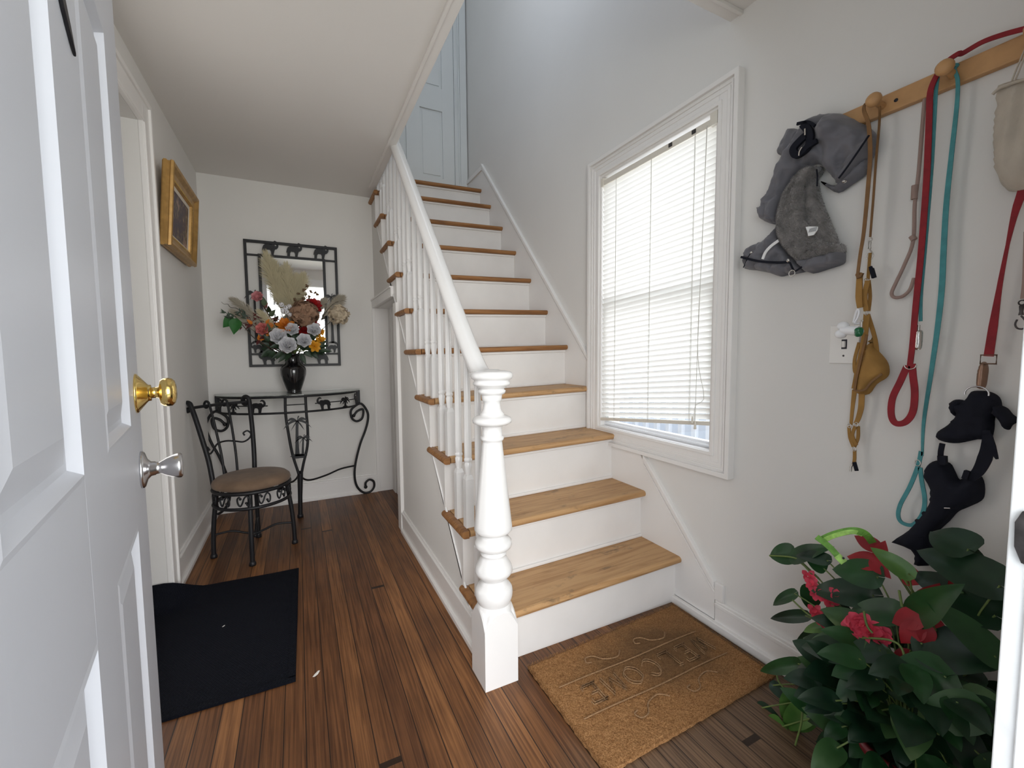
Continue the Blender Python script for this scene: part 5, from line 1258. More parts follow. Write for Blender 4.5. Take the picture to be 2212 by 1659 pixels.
# ------------------------------------------------------------------ peg rack on the right wall
RKx = XW-0.020
rk = thing('peg_rack', (XW, -0.95, 1.72), 'light oak peg rail screwed to the right wall', 'coat rack')
MB().box(XW-0.020, XW, -1.105, -0.50, 1.722, 1.772).build('board', 'oak_rack', rk, bevel=0.004)
PEG = [(-0.572, 1.734), (-0.682, 1.745), (-0.822, 1.747), (-0.962, 1.747), (-1.085, 1.747)]
for y, z in PEG:
    mb = MB().lathe([(0.009, 0), (0.0085, 0.012), (0.008, 0.024), (0.009, 0.030), (0.0125, 0.034), (0.0165, 0.040), (0.0180, 0.046), (0.0165, 0.053), (0.010, 0.058), (0, 0.059)], (XW-0.019, y, z), (-1, 0, 0.12), 18)
    mb.build('peg', 'oak_rack', rk)
MB().lathe([(0, 0), (0.0045, 0.0), (0.0045, 0.001), (0, 0.0012)], (XW-0.0205, -0.712, 1.745), (-1, 0, 0), 12).build('screw_hole', 'dark_hole', rk)

# ------------------------------------------------------------------ grey dog coat on the first peg
Xc = XW-0.012
gc = thing('dog_coat', (Xc, -0.50, 1.2), 'grey padded dog coat with fleece lining hanging from the first peg', 'coat')
from mathutils import noise as mnoise
def foldf(amp, fy_, fz_, ph=0):
    def f(y, z):
        a = mnoise.noise(V3((y*fy_*0.45+ph, z*fz_*0.2, ph))); b = mnoise.noise(V3((y*fy_*0.25, z*fz_*0.75+ph, 3.0+ph)))
        return amp*(2.2*(0.5-abs(a))+1.6*(0.4-abs(b))+0.5*math.sin(y*fy_+z*fz_+ph))
    return f
Xs = XW-0.060
O1 = [(0.155,-0.48,1.784),(0.155,-0.51,1.797),(0.155,-0.549,1.79),(0.155,-0.586,1.772),(0.155,-0.628,1.731),(0.155,-0.657,1.698),(0.155,-0.672,1.669),(0.155,-0.669,1.628),(0.155,-0.642,1.601),(0.155,-0.614,1.571),(0.155,-0.588,1.57),(0.155,-0.565,1.605),(0.155,-0.531,1.651),(0.155,-0.506,1.659),(0.155,-0.485,1.653),(0.155,-0.463,1.639),(0.155,-0.445,1.617),(0.155,-0.433,1.587),(0.155,-0.422,1.542),(0.155,-0.416,1.51),(0.155,-0.396,1.513),(0.155,-0.377,1.524),(0.155,-0.361,1.556),(0.155,-0.355,1.6),(0.155,-0.377,1.615),(0.155,-0.394,1.654),(0.155,-0.405,1.686),(0.155,-0.411,1.705)]
_ff = foldf(0.012, 70, 60)
mb = MB(); pillow(mb, yz(O1), Xc, 0.036, 0.022, 0.006, lambda y, z: _ff(y, z)+0.040*math.exp(-((y+0.578)**2+(z-1.725)**2)/0.035**2)); mb.build('shell', 'grey_nylon', gc)
mb = MB(); pillow(mb, yz([(0.16,-0.437,1.798),(0.16,-0.463,1.783),(0.16,-0.486,1.763),(0.16,-0.49,1.737),(0.16,-0.471,1.715),(0.16,-0.435,1.701),(0.16,-0.419,1.719),(0.16,-0.402,1.735),(0.16,-0.417,1.768)]), Xc, 0.028, 0.012, 0.006, foldf(0.010, 90, 60)); mb.build('shell_flap', 'grey_nylon', gc)
mb = MB(); pillow(mb, yz([(0.175,-0.531,1.604),(0.175,-0.578,1.574),(0.175,-0.612,1.598),(0.175,-0.656,1.619),(0.175,-0.66,1.603),(0.175,-0.649,1.58),(0.175,-0.616,1.564),(0.175,-0.581,1.552),(0.175,-0.546,1.583)]), Xc, 0.020, 0.010, 0.006, foldf(0.008, 90, 80)); mb.build('shell_hem', 'grey_nylon', gc)
mb = MB(); pillow(mb, yz([(0.165,-0.358,1.585),(0.165,-0.37,1.611),(0.165,-0.396,1.591),(0.165,-0.411,1.525),(0.165,-0.399,1.51),(0.165,-0.368,1.525),(0.165,-0.351,1.541),(0.165,-0.339,1.573),(0.165,-0.338,1.585)]), Xc, 0.034, 0.018, 0.006, foldf(0.010, 110, 90, 2)); mb.build('shell_pleat', 'grey_nylon', gc)
mb = MB(); pillow(mb, yz([(0.14,-0.533,1.645),(0.14,-0.505,1.646),(0.14,-0.475,1.632),(0.14,-0.45,1.604),(0.14,-0.431,1.559),(0.14,-0.424,1.511),(0.14,-0.43,1.458),(0.14,-0.454,1.409),(0.14,-0.484,1.375),(0.14,-0.504,1.362),(0.14,-0.554,1.366),(0.14,-0.604,1.37),(0.14,-0.605,1.396),(0.14,-0.58,1.41),(0.14,-0.548,1.441),(0.14,-0.524,1.482),(0.14,-0.51,1.535),(0.14,-0.51,1.579),(0.14,-0.522,1.61),(0.14,-0.537,1.625)]), Xc, 0.060, 0.020, 0.006, foldf(0.006, 80, 30)); fur(mb, 9000, 0.005, 3); mb.build('fleece_lining', 'fleece', gc, label='grey fleece lining turned outwards')
mb = MB(); pillow(mb, yz([(0.17,-0.517,1.644),(0.17,-0.525,1.61),(0.17,-0.535,1.559),(0.17,-0.553,1.506),(0.17,-0.573,1.454),(0.17,-0.59,1.399),(0.17,-0.562,1.397),(0.17,-0.522,1.432),(0.17,-0.49,1.492),(0.17,-0.476,1.564),(0.17,-0.486,1.614)]), Xc, 0.034, 0.014, 0.006, foldf(0.006, 100, 40)); fur(mb, 5000, 0.0045, 4); mb.build('fleece_fold', 'fleece', gc)
mb = MB(); pillow(mb, yz([(0.145,-0.478,1.382),(0.145,-0.512,1.375),(0.145,-0.558,1.377),(0.145,-0.602,1.381),(0.145,-0.608,1.356),(0.145,-0.602,1.342),(0.145,-0.566,1.335),(0.145,-0.52,1.329),(0.145,-0.502,1.347)]), Xc, 0.052, 0.014, 0.006, foldf(0.008, 110, 90, 3)); mb.build('cuff', 'grey_nylon', gc)
mb = MB(); pillow(mb, yz([(0.16,-0.299,1.426),(0.16,-0.319,1.453),(0.16,-0.366,1.464),(0.16,-0.4,1.486),(0.16,-0.418,1.499),(0.16,-0.435,1.445),(0.16,-0.46,1.399),(0.16,-0.484,1.374),(0.16,-0.504,1.342),(0.16,-0.479,1.337),(0.16,-0.447,1.337),(0.16,-0.42,1.336),(0.16,-0.385,1.353),(0.16,-0.335,1.371),(0.16,-0.299,1.384)]), Xc, 0.034, 0.016, 0.006, foldf(0.012, 100, 110, 1)); mb.build('lower_panel', 'grey_nylon', gc)
X1 = Xc-0.055
mb = MB().ribbon([(0.143,-0.313,1.416),(0.143,-0.379,1.389),(0.143,-0.442,1.373),(0.143,-0.478,1.368)], 0.0075, 0.004).build('zipper', 'black_webbing', gc)
mb = MB().ribbon([(0.141,-0.444,1.441),(0.141,-0.42,1.429),(0.141,-0.402,1.413),(0.141,-0.393,1.393)], 0.009, 0.003).build('reflective_strip', 'white_fabric', gc)
X2 = Xc-0.068
mb = MB().ribbon([(0.13,-0.512,1.764),(0.13,-0.531,1.733),(0.13,-0.534,1.705),(0.13,-0.525,1.687),(0.13,-0.498,1.68),(0.13,-0.487,1.702),(0.13,-0.505,1.718),(0.13,-0.523,1.727)], 0.020, 0.010).ribbon([(0.126,-0.556,1.696),(0.126,-0.531,1.689),(0.126,-0.509,1.676)], 0.014, 0.010).ribbon([(0.128,-0.496,1.771),(0.128,-0.527,1.762),(0.128,-0.547,1.742)], 0.008, 0.006).build('strap', 'black_webbing', gc)
mb = MB().ribbon([(0.122,-0.523,1.744),(0.122,-0.524,1.725)], 0.0035, 0.002).ribbon([(0.118,-0.519,1.692),(0.118,-0.512,1.682),(0.118,-0.511,1.671)], 0.0035, 0.002).build('buckle', 'steel', gc)
X3 = Xc-0.075
mb = MB(); tg = [(0.123,-0.538,1.456),(0.123,-0.548,1.455),(0.123,-0.572,1.448),(0.123,-0.571,1.439),(0.123,-0.561,1.427),(0.123,-0.546,1.428),(0.123,-0.543,1.442)]; mb.prism(yz(tg), fx, X3-0.006, X3-0.0035); lb = mb.build('care_tag', 'white_fabric', gc, label='white care tag with fine print')
mb = MB()
for k in range(6):
    a = [(0.117,-0.549,1.45),(0.117,-0.574,1.444)]
    y0 = a[0][1]+(a[1][1]-a[0][1])*(k+0.7)/7; mb.ribbon([(X3-0.007, y0, a[0][2]-0.002), (X3-0.007, y0+0.003, a[0][2]-0.013)], 0.0009, 0.0006, n=0)
mb.build('care_tag_print', 'dark_hole', lb)
RG = [(0.128,-0.497,1.329)][0]
mb = MB().tube([(RG[0], RG[1]+0.009*math.cos(a), RG[2]+0.009*math.sin(a)) for a in [2*PI*k/16 for k in range(16)]], 0.0014, 6, True); mb.build('d_ring', 'steel', gc)
BT = [(0.134,-0.481,1.371)][0]
MB().lathe([(0, 0), (0.0055, 0), (0.005, 0.003), (0, 0.004)], BT, (-1, 0, 0), 14).build('snap_button', 'steel', gc)
MB().ribbon([(0.132,-0.487,1.364),(0.132,-0.496,1.344),(0.132,-0.504,1.334),(0.132,-0.523,1.344)], 0.004, 0.004).tube([(0.153,-0.345,1.429),(0.153,-0.329,1.406),(0.153,-0.316,1.38)], 0.002, 6).tube([(0.138,-0.551,1.62),(0.138,-0.554,1.6),(0.138,-0.554,1.571)], 0.002, 6).build('zip_pull', 'black_webbing', gc)
TG2 = [(0.148,-0.349,1.424),(0.148,-0.62,1.563)]
for p in TG2: MB().ball(p, 0.006, 10, sx=1.2, sz=0.8).build('cord_lock', 'steel', gc)
MB().tube([(0.123,-0.686,1.654),(0.123,-0.669,1.631),(0.123,-0.653,1.61),(0.123,-0.629,1.58),(0.123,-0.618,1.568)], 0.0028, 6, n=4).build('piping', 'black_webbing', gc)

# ------------------------------------------------------------------ light switch
sw = thing('light_switch', (XW, -0.61, 1.05), 'white switch plate half hidden behind the tan harness', 'switch')
sy0, sy1, sz0, sz1 = -0.648, -0.570, 1.052, 1.165
MB().box(XW-0.005, XW, sy0, sy1, sz0, sz1).build('plate', 'outlet_white', sw, bevel=0.002)
MB().box(XW-0.012, XW-0.004, -0.614, -0.606, 1.100, 1.118).build('toggle', 'outlet_white', sw, bevel=0.001)
MB().box(XW-0.0055, XW-0.0045, -0.617, -0.603, 1.095, 1.123).build('toggle_slot', 'dark_hole', sw)
MB().lathe([(0, 0), (0.003, 0), (0.0025, 0.001), (0, 0.0012)], (XW-0.005, -0.609, 1.075), (-1, 0, 0), 10).build('screw', 'hinge_dark', sw)

# ------------------------------------------------------------------ tan leather leash over the second peg
def hook(mb, y, z, x, s=1.0, mi=0):
    """small bolt snap hanging from (y,z)"""
    mb.tube([(x, y+0.004*math.cos(a)*s, z-0.004*s+0.004*s*math.sin(a)) for a in [2*PI*k/10 for k in range(10)]], 0.0012*s, 5, True, mi)
    mb.lathe([(0.002*s, 0), (0.0032*s, -0.003*s), (0.0025*s, -0.012*s), (0.0035*s, -0.018*s)], (x, y, z-0.007*s), (0, 0, 1), 8, mi)
    mb.tube([(x, y+a*s, z+b*s) for a, b in ((0.0, -0.026), (-0.004, -0.032), (-0.0075, -0.040), (-0.004, -0.048), (0.003, -0.047), (0.006, -0.040), (0.004, -0.032))], 0.0014*s, 6, n=3, mi=mi)
tl = thing('leather_leash', (XW-0.05, -0.69, 1.4), 'narrow tan leather leash looped over the second peg', 'leash')
mb = MB().ribbon([(0.15,-0.662,1.298),(0.15,-0.666,1.353),(0.15,-0.672,1.413),(0.15,-0.677,1.534),(0.15,-0.678,1.618),(0.15,-0.671,1.693),(0.15,-0.659,1.734)]+[(0.162,-0.655,1.756),(0.162,-0.669,1.757),(0.162,-0.684,1.748)]+[(0.175,-0.683,1.738),(0.175,-0.684,1.692),(0.175,-0.681,1.609),(0.175,-0.679,1.513),(0.175,-0.677,1.44),(0.175,-0.676,1.4)], [0.0074, 0.0081, 0.0096, 0.0096, 0.0081, 0.0067, 0.0059, 0.0052, 0.0052, 0.0052, 0.0048], 0.0025)
mb.build('strap', 'tan_leather', tl)
mb = MB(); p = [(0.175,-0.676,1.398)][0]; hook(mb, p[1], p[2], p[0], 1.2); mb.build('bolt_snap', 'steel', tl)
mb = MB().ribbon([(0.155,-0.657,1.302),(0.155,-0.672,1.297)], 0.010, 0.008, n=0).ribbon([(0.155,-0.662,1.303),(0.155,-0.665,1.29)], 0.012, 0.009, n=0).build('keeper', 'tan_leather', tl)
# tan harness
th_ = thing('dog_harness', (XW-0.04, -0.66, 0.95), 'ochre canvas dog harness hanging below the tan leather leash', 'harness')
mb = MB().ribbon([(0.174,-0.678,1.357),(0.174,-0.677,1.321),(0.174,-0.676,1.285)], 0.007, 0.003).ribbon([(0.165,-0.66,1.298),(0.165,-0.661,1.241),(0.165,-0.665,1.209)], [0.013, 0.016, 0.013], 0.005).ribbon([(0.17,-0.678,1.282),(0.17,-0.672,1.24),(0.17,-0.678,1.199)], 0.012, 0.004).ribbon([(0.185,-0.673,1.284),(0.185,-0.678,1.24),(0.185,-0.676,1.199)], 0.008, 0.003)
mb.ribbon([(0.175,-0.677,1.191),(0.175,-0.673,1.112),(0.175,-0.664,1.047),(0.175,-0.656,0.981)], 0.014, 0.004).ribbon([(0.185,-0.675,1.189),(0.185,-0.694,1.124),(0.185,-0.701,1.08)], 0.010, 0.003).ribbon([(0.19,-0.655,1.113),(0.19,-0.646,1.066),(0.19,-0.647,1.033),(0.19,-0.652,1.025)], 0.008, 0.003)
mb.ribbon([(0.18,-0.654,0.978),(0.18,-0.651,0.927),(0.18,-0.649,0.876)], [0.012, 0.009, 0.007], 0.003).ribbon([(0.175,-0.674,0.972),(0.175,-0.674,0.93),(0.175,-0.668,0.896),(0.175,-0.662,0.882)], [0.014, 0.014, 0.012, 0.009], 0.003)
mb.ribbon([(0.18,-0.644,0.872),(0.18,-0.648,0.839),(0.18,-0.658,0.813)], 0.008, 0.003).ribbon([(0.178,-0.661,0.875),(0.178,-0.655,0.847),(0.178,-0.666,0.82)], 0.008, 0.003).ribbon([(0.182,-0.666,0.875),(0.182,-0.667,0.842),(0.182,-0.659,0.813)], 0.008, 0.003).ribbon([(0.18,-0.661,0.805),(0.18,-0.662,0.781),(0.18,-0.661,0.765)], 0.008, 0.003)
mb.build('straps', 'ochre_canvas', th_)
mb = MB(); pillow(mb, yz([(0.165,-0.686,1.127),(0.165,-0.693,1.101),(0.165,-0.713,1.076),(0.165,-0.726,1.055),(0.165,-0.73,1.03),(0.165,-0.723,1.014),(0.165,-0.703,0.997),(0.165,-0.686,0.968),(0.165,-0.66,0.971),(0.165,-0.665,1.034),(0.165,-0.676,1.086)]), XW-0.022, 0.032, 0.02, 0.006, foldf(0.003, 120, 80)); mb.build('chest_pad', 'ochre_canvas', th_)
MB().ribbon([(0.158,-0.687,1.134),(0.158,-0.678,1.08),(0.158,-0.669,1.022),(0.158,-0.664,0.976)], 0.006, 0.004).ribbon([(0.156,-0.667,0.977),(0.156,-0.689,0.982),(0.156,-0.703,1.003),(0.156,-0.726,1.027)], 0.005, 0.004).build('pad_edging', 'tan_leather', th_)
mb = MB()
for p in [(0.172,-0.673,1.283),(0.172,-0.677,1.194),(0.172,-0.649,0.874),(0.172,-0.666,0.88),(0.172,-0.663,0.809)]: mb.tube([(p[0], p[1]+0.0045*math.cos(a), p[2]+0.006*math.sin(a)) for a in [2*PI*k/12 for k in range(12)]], 0.0012, 5, True)
mb.build('rings', 'steel', th_)
mb = MB().tube([(0.175,-0.66,0.764),(0.175,-0.656,0.753),(0.175,-0.656,0.742)], 0.003, 6).build('snap_hook', 'steel', th_)
MB().ribbon([(0.175,-0.664,0.771),(0.175,-0.671,0.747)], 0.008, 0.006, n=0).build('side_buckle', 'black_webbing', th_)
MB().ribbon([(0.17,-0.685,1.313),(0.17,-0.692,1.287)], 0.009, 0.008, n=0).ribbon([(0.17,-0.682,1.319),(0.17,-0.686,1.308)], 0.007, 0.005, n=0).build('side_release_clip', 'black_webbing', th_)
# bag dispenser
bd_ = thing('waste_bag_dispenser', (XW-0.07, -0.62, 1.12), 'white bone-shaped bag dispenser with a green bag, in front of the switch', 'bag dispenser')
p = [V3(a) for a in [(0.145,-0.635,1.159),(0.145,-0.63,1.137),(0.145,-0.673,1.144),(0.145,-0.654,1.146)]]
mb = MB().ball(p[0], 0.013, 16, sx=1, sy=1.2).ball(p[1], 0.013, 16, sx=1, sy=1.15).tube([p[1].lerp(p[0], 0.5), p[3], p[2]], [0.013, 0.0125, 0.0135], 14).build('bone_case', 'white_plastic', bd_)
MB().tube([(0.15,-0.657,1.168),(0.15,-0.661,1.189),(0.15,-0.666,1.204),(0.15,-0.67,1.196),(0.15,-0.667,1.181),(0.15,-0.66,1.166)], 0.0028, 7, n=4).tube([(0.16,-0.655,1.164),(0.16,-0.669,1.166)], 0.003, 6).build('carry_clip', 'white_plastic', bd_)
mb = MB(); pillow(mb, yz([(0.125,-0.67,1.147),(0.125,-0.679,1.154),(0.125,-0.69,1.149),(0.125,-0.688,1.131),(0.125,-0.673,1.128)]), XW-0.078, 0.008, 0.006, 0.003, foldf(0.002, 400, 300)); mb.build('bag', 'green_plastic', bd_, label='green plastic bag poking out')
mb = MB(); q = [(0.15,-0.677,1.175)][0]; hook(mb, q[1], q[2], q[0], 0.8); mb.build('clip_swivel', 'steel', bd_)

# ------------------------------------------------------------------ red leash over the third and fourth pegs
rl = thing('webbing_leash', (XW-0.05, -0.8, 1.4), 'wide red webbing leash running along the rail top, loop hanging low', 'leash')
Xr = XW-0.050
mb = MB().ribbon([(0.16,-0.783,1.05),(0.16,-0.786,1.109),(0.16,-0.788,1.202),(0.16,-0.792,1.316),(0.16,-0.794,1.417),(0.16,-0.795,1.517),(0.16,-0.794,1.605),(0.16,-0.793,1.671),(0.16,-0.794,1.725)]+[(XW-0.045, -0.812, 1.768), (XW-0.040, -0.835, 1.782)]+[(0.178,-0.841,1.782),(0.178,-0.872,1.787),(0.178,-0.904,1.783),(0.178,-0.939,1.774)], [0.0118, 0.0126, 0.0126, 0.0126, 0.0118, 0.0111, 0.0104, 0.0104], 0.003)
mb.build('strap', 'red_webbing', rl)
mb = MB().ribbon([(0.157,-0.788,1.055),(0.157,-0.792,1.021),(0.157,-0.797,0.98),(0.157,-0.795,0.932),(0.157,-0.781,0.904),(0.157,-0.761,0.899),(0.157,-0.751,0.921),(0.157,-0.752,0.964),(0.157,-0.766,1.008),(0.157,-0.779,1.05)], 0.0148, 0.003, [(-1, 0, 0)]).build('hand_loop', 'red_webbing', rl)
q = [(0.156,-0.785,1.052)][0]
MB().tube([(q[0], q[1]+0.012*math.cos(a), q[2]+0.011*math.sin(a)) for a in [PI+PI*k/10 for k in range(11)]], 0.0016, 6).build('d_ring', 'steel', rl)
MB().ribbon([(0.18,-0.966,1.535),(0.18,-0.953,1.444),(0.18,-0.941,1.379),(0.18,-0.929,1.26),(0.18,-0.922,1.158),(0.18,-0.917,1.074)], [0.0178, 0.0163, 0.0133, 0.0059, 0.0089, 0.0148, 0.0163], 0.003).build('falling_end', 'red_webbing', rl)
q = [(0.18,-0.916,1.069)][0]
mb = MB().tube([(q[0], q[1]+a, q[2]+b) for a, b in ((0.012, 0.008), (-0.014, 0.008), (-0.014, -0.012), (0.012, -0.012))], 0.002, 6, True)
mb.build('swivel_eye', 'bronze_metal', rl)
mb = MB(); pillow(mb, yz([(0.175,-0.904,1.06),(0.175,-0.912,1.06),(0.175,-0.916,1.048),(0.175,-0.916,1.029),(0.175,-0.913,1.001),(0.175,-0.899,1),(0.175,-0.897,1.022),(0.175,-0.899,1.046)]), XW-0.022, 0.014, 0.008, 0.004); mb.build('snap_clip', 'bronze_metal', rl)

# ------------------------------------------------------------------ teal leash on the third peg
tq = thing('webbing_leash', (XW-0.05, -0.8, 1.2), 'teal webbing leash hanging in two strands from the third peg', 'leash')
Xt = XW-0.044
mb = MB().ribbon([(0.166,-0.797,1.162),(0.166,-0.795,1.225),(0.166,-0.797,1.316),(0.166,-0.799,1.417),(0.166,-0.801,1.538),(0.166,-0.801,1.636),(0.166,-0.801,1.712),(0.166,-0.803,1.748)], [0.0067, 0.0067, 0.0074, 0.0074, 0.0067], 0.003)
mb.ribbon([*[(0.166,-0.803,1.748)], (XW-0.036, -0.815, 1.764), (XW-0.030, -0.832, 1.762)]+[(0.182,-0.827,1.755),(0.182,-0.834,1.725),(0.182,-0.835,1.666),(0.182,-0.831,1.562),(0.182,-0.827,1.444),(0.182,-0.827,1.334),(0.182,-0.828,1.244),(0.182,-0.825,1.154),(0.182,-0.818,1.039),(0.182,-0.809,0.908),(0.182,-0.81,0.819)], [0.0067, 0.0067, 0.0067, 0.0070, 0.0074, 0.0089, 0.0104, 0.0111, 0.0111, 0.0096, 0.0074, 0.0044], 0.003)
mb.build('strap', 'teal_webbing', tq)
mb = MB().ribbon([(0.182,-0.807,0.83),(0.182,-0.803,0.793),(0.182,-0.789,0.734),(0.182,-0.771,0.679),(0.182,-0.768,0.646),(0.182,-0.778,0.631),(0.182,-0.799,0.634),(0.182,-0.816,0.666),(0.182,-0.82,0.706),(0.182,-0.812,0.753),(0.182,-0.807,0.788)], 0.0089, 0.003).build('hand_loop', 'teal_webbing', tq)
q = [(0.18,-0.802,0.799)][0]
MB().tube([(q[0], q[1]+0.006*math.cos(a), q[2]+0.008*math.sin(a)) for a in [2*PI*k/14 for k in range(14)]], 0.0013, 6, True).build('ring', 'steel', tq)
mb = MB(); pillow(mb, yz([(0.162,-0.788,1.137),(0.162,-0.801,1.139),(0.162,-0.803,1.127),(0.162,-0.802,1.095),(0.162,-0.794,1.09),(0.162,-0.786,1.097)]), Xt, 0.008, 0.006, 0.004); mb.build('snap_clip', 'steel', tq)
q = [(0.166,-0.794,1.153)][0]; MB().tube([q, (q[0], q[1], q[2]-0.014)], 0.003, 8).build('swivel', 'steel', tq)

# ------------------------------------------------------------------ thin pinkish cord lead behind the red leash
pc = thing('cord_leash', (XW-0.01, -0.77, 1.3), 'thin pinkish grey cord lead half hidden behind the red leash', 'leash')
MB().tube([(0.198,-0.769,1.759),(0.198,-0.766,1.626),(0.198,-0.764,1.535),(0.198,-0.76,1.467),(0.198,-0.761,1.373),(0.198,-0.746,1.316),(0.198,-0.729,1.269),(0.198,-0.721,1.243),(0.198,-0.729,1.231),(0.198,-0.745,1.232),(0.198,-0.76,1.248),(0.198,-0.767,1.277)], 0.0042, 7, n=5).tube([(0.196,-0.759,1.478),(0.196,-0.759,1.513)], 0.007, 7).tube([(0.196,-0.758,1.385),(0.196,-0.764,1.374)], 0.007, 7).build('cord', 'pink_grey_cord', pc)
tn = thing('cord_leash', (XW-0.03, -0.98, 1.2), 'end of a tan strap with a metal snap at the right edge', 'leash')
MB().ribbon([(0.185,-0.96,1.345),(0.185,-0.963,1.245),(0.185,-0.962,1.2)], 0.008, 0.003).build('strap', 'pink_grey_cord', tn)
mb = MB(); q = [(0.185,-0.961,1.197)][0]; hook(mb, q[1], q[2], q[0], 1.3); mb.build('bolt_snap', 'hinge_dark', tn)

# ------------------------------------------------------------------ linen bag
lb_ = thing('drawstring_bag', (XW-0.05, -0.95, 1.45), 'beige linen drawstring bag hanging at the right edge', 'bag')
mb = MB(); pillow(mb, yz([(0.155,-0.901,1.651),(0.155,-0.907,1.673),(0.155,-0.926,1.672),(0.155,-0.95,1.669),(0.155,-0.972,1.666),(0.155,-0.999,1.606),(0.155,-1.01,1.511),(0.155,-1.002,1.442),(0.155,-0.977,1.432),(0.155,-0.936,1.436),(0.155,-0.923,1.45),(0.155,-0.914,1.468),(0.155,-0.904,1.517),(0.155,-0.902,1.568),(0.155,-0.904,1.616)]), XW-0.026, 0.050, 0.035, 0.009, lambda y, z: 0.007*math.sin((y*1.0+z*0.22)*200+2*math.sin(z*14))*(0.35+0.65*min(1, max(0, (z-1.45)/0.12)))+0.003*math.sin(y*80+z*30)); mb.build('bag_body', 'linen', lb_)
MB().tube([(0.132,-0.909,1.643),(0.132,-0.92,1.651),(0.132,-0.937,1.651),(0.132,-0.956,1.649)], 0.0035, 6, n=4).build('gathered_hem', 'linen', lb_)
MB().tube([(0.14,-0.934,1.657),(0.14,-0.94,1.679)]+[(0.16,-0.944,1.72),(0.16,-0.95,1.736)], 0.0016, 6, n=4).tube([(0.14,-0.939,1.656),(0.14,-0.947,1.685)]+[(0.16,-0.948,1.72),(0.16,-0.952,1.734)], 0.0016, 6, n=4).build('drawstring', 'linen', lb_)

# ------------------------------------------------------------------ black harness hanging from the red leash
bh = thing('dog_harness', (XW-0.04, -0.88, 0.8), 'black padded dog harness clipped to the end of the red leash', 'harness')
Xb = XW-0.014
mb = MB(); pillow(mb, yz([(0.165,-0.887,0.989),(0.165,-0.904,0.993),(0.165,-0.921,0.991),(0.165,-0.935,0.98),(0.165,-0.94,0.959),(0.165,-0.938,0.946),(0.165,-0.93,0.932),(0.165,-0.93,0.905),(0.165,-0.925,0.88),(0.165,-0.904,0.877),(0.165,-0.872,0.862),(0.165,-0.847,0.86),(0.165,-0.83,0.868),(0.165,-0.832,0.884),(0.165,-0.85,0.904),(0.165,-0.863,0.928),(0.165,-0.859,0.941),(0.165,-0.852,0.95),(0.165,-0.859,0.966),(0.165,-0.877,0.968)]), Xb, 0.028, 0.02, 0.008, foldf(0.003, 60, 50)); mb.build('back_pad', 'black_webbing', bh)
mb = MB().ribbon([(0.17,-0.925,0.904),(0.17,-0.928,0.872),(0.17,-0.925,0.839),(0.17,-0.915,0.804),(0.17,-0.899,0.782)], [0.012, 0.020, 0.024, 0.020, 0.016], 0.006).ribbon([(0.165,-0.927,0.894),(0.165,-0.936,0.869),(0.165,-0.946,0.842)], [0.018, 0.014, 0.004], 0.004).ribbon([(0.175,-0.849,0.859),(0.175,-0.847,0.833),(0.175,-0.85,0.805)], 0.010, 0.005)
mb.build('straps', 'black_webbing', bh)
mb = MB(); pillow(mb, yz([(0.17,-0.928,0.97),(0.17,-0.937,0.963),(0.17,-0.949,0.956),(0.17,-0.957,0.944),(0.17,-0.966,0.935),(0.17,-0.965,0.927),(0.17,-0.958,0.919),(0.17,-0.954,0.908),(0.17,-0.946,0.909),(0.17,-0.941,0.923),(0.17,-0.934,0.933),(0.17,-0.927,0.94)]), Xb, 0.030, 0.012, 0.006, foldf(0.006, 120, 120)); mb.build('side_strap', 'black_webbing', bh)
mb = MB(); pillow(mb, yz([(0.17,-0.851,0.958),(0.17,-0.861,0.968),(0.17,-0.879,0.966),(0.17,-0.875,0.945),(0.17,-0.864,0.928),(0.17,-0.856,0.932),(0.17,-0.852,0.945)]), Xb, 0.026, 0.012, 0.006, foldf(0.005, 120, 120)); mb.build('side_strap', 'black_webbing', bh)
MB().ribbon([(0.165,-0.847,0.82),(0.165,-0.862,0.821)], 0.020, 0.014, n=0).build('slider', 'black_webbing', bh)
MB().ribbon([(0.165,-0.893,0.795),(0.165,-0.903,0.793)], 0.020, 0.012, n=0).build('slider', 'black_webbing', bh)
mb = MB(); pillow(mb, yz([(0.165,-0.815,0.792),(0.165,-0.832,0.81),(0.165,-0.858,0.81),(0.165,-0.869,0.791),(0.165,-0.878,0.773),(0.165,-0.89,0.789),(0.165,-0.908,0.796),(0.165,-0.919,0.781),(0.165,-0.922,0.751),(0.165,-0.917,0.732),(0.165,-0.896,0.71),(0.165,-0.879,0.693),(0.165,-0.865,0.665),(0.165,-0.841,0.62),(0.165,-0.838,0.571),(0.165,-0.839,0.541),(0.165,-0.805,0.526),(0.165,-0.803,0.556),(0.165,-0.782,0.567),(0.165,-0.755,0.569),(0.165,-0.786,0.611),(0.165,-0.807,0.656),(0.165,-0.823,0.692),(0.165,-0.826,0.717),(0.165,-0.823,0.746),(0.165,-0.811,0.767)]), Xb, 0.034, 0.022, 0.009, foldf(0.003, 50, 60)); mb.build('chest_strap', 'black_webbing', bh)
q = [(0.175,-0.903,0.987)][0]
MB().tube([(q[0], q[1]+0.020*math.cos(a), q[2]+0.017*math.sin(a)) for a in [-0.2+(PI+0.4)*k/14 for k in range(15)]], 0.0018, 7).build('top_ring', 'satin_nickel', bh)
MB().tube([(0.15,-0.868,0.706),(0.15,-0.878,0.709)], 0.0018, 6).build('side_ring', 'satin_nickel', bh)

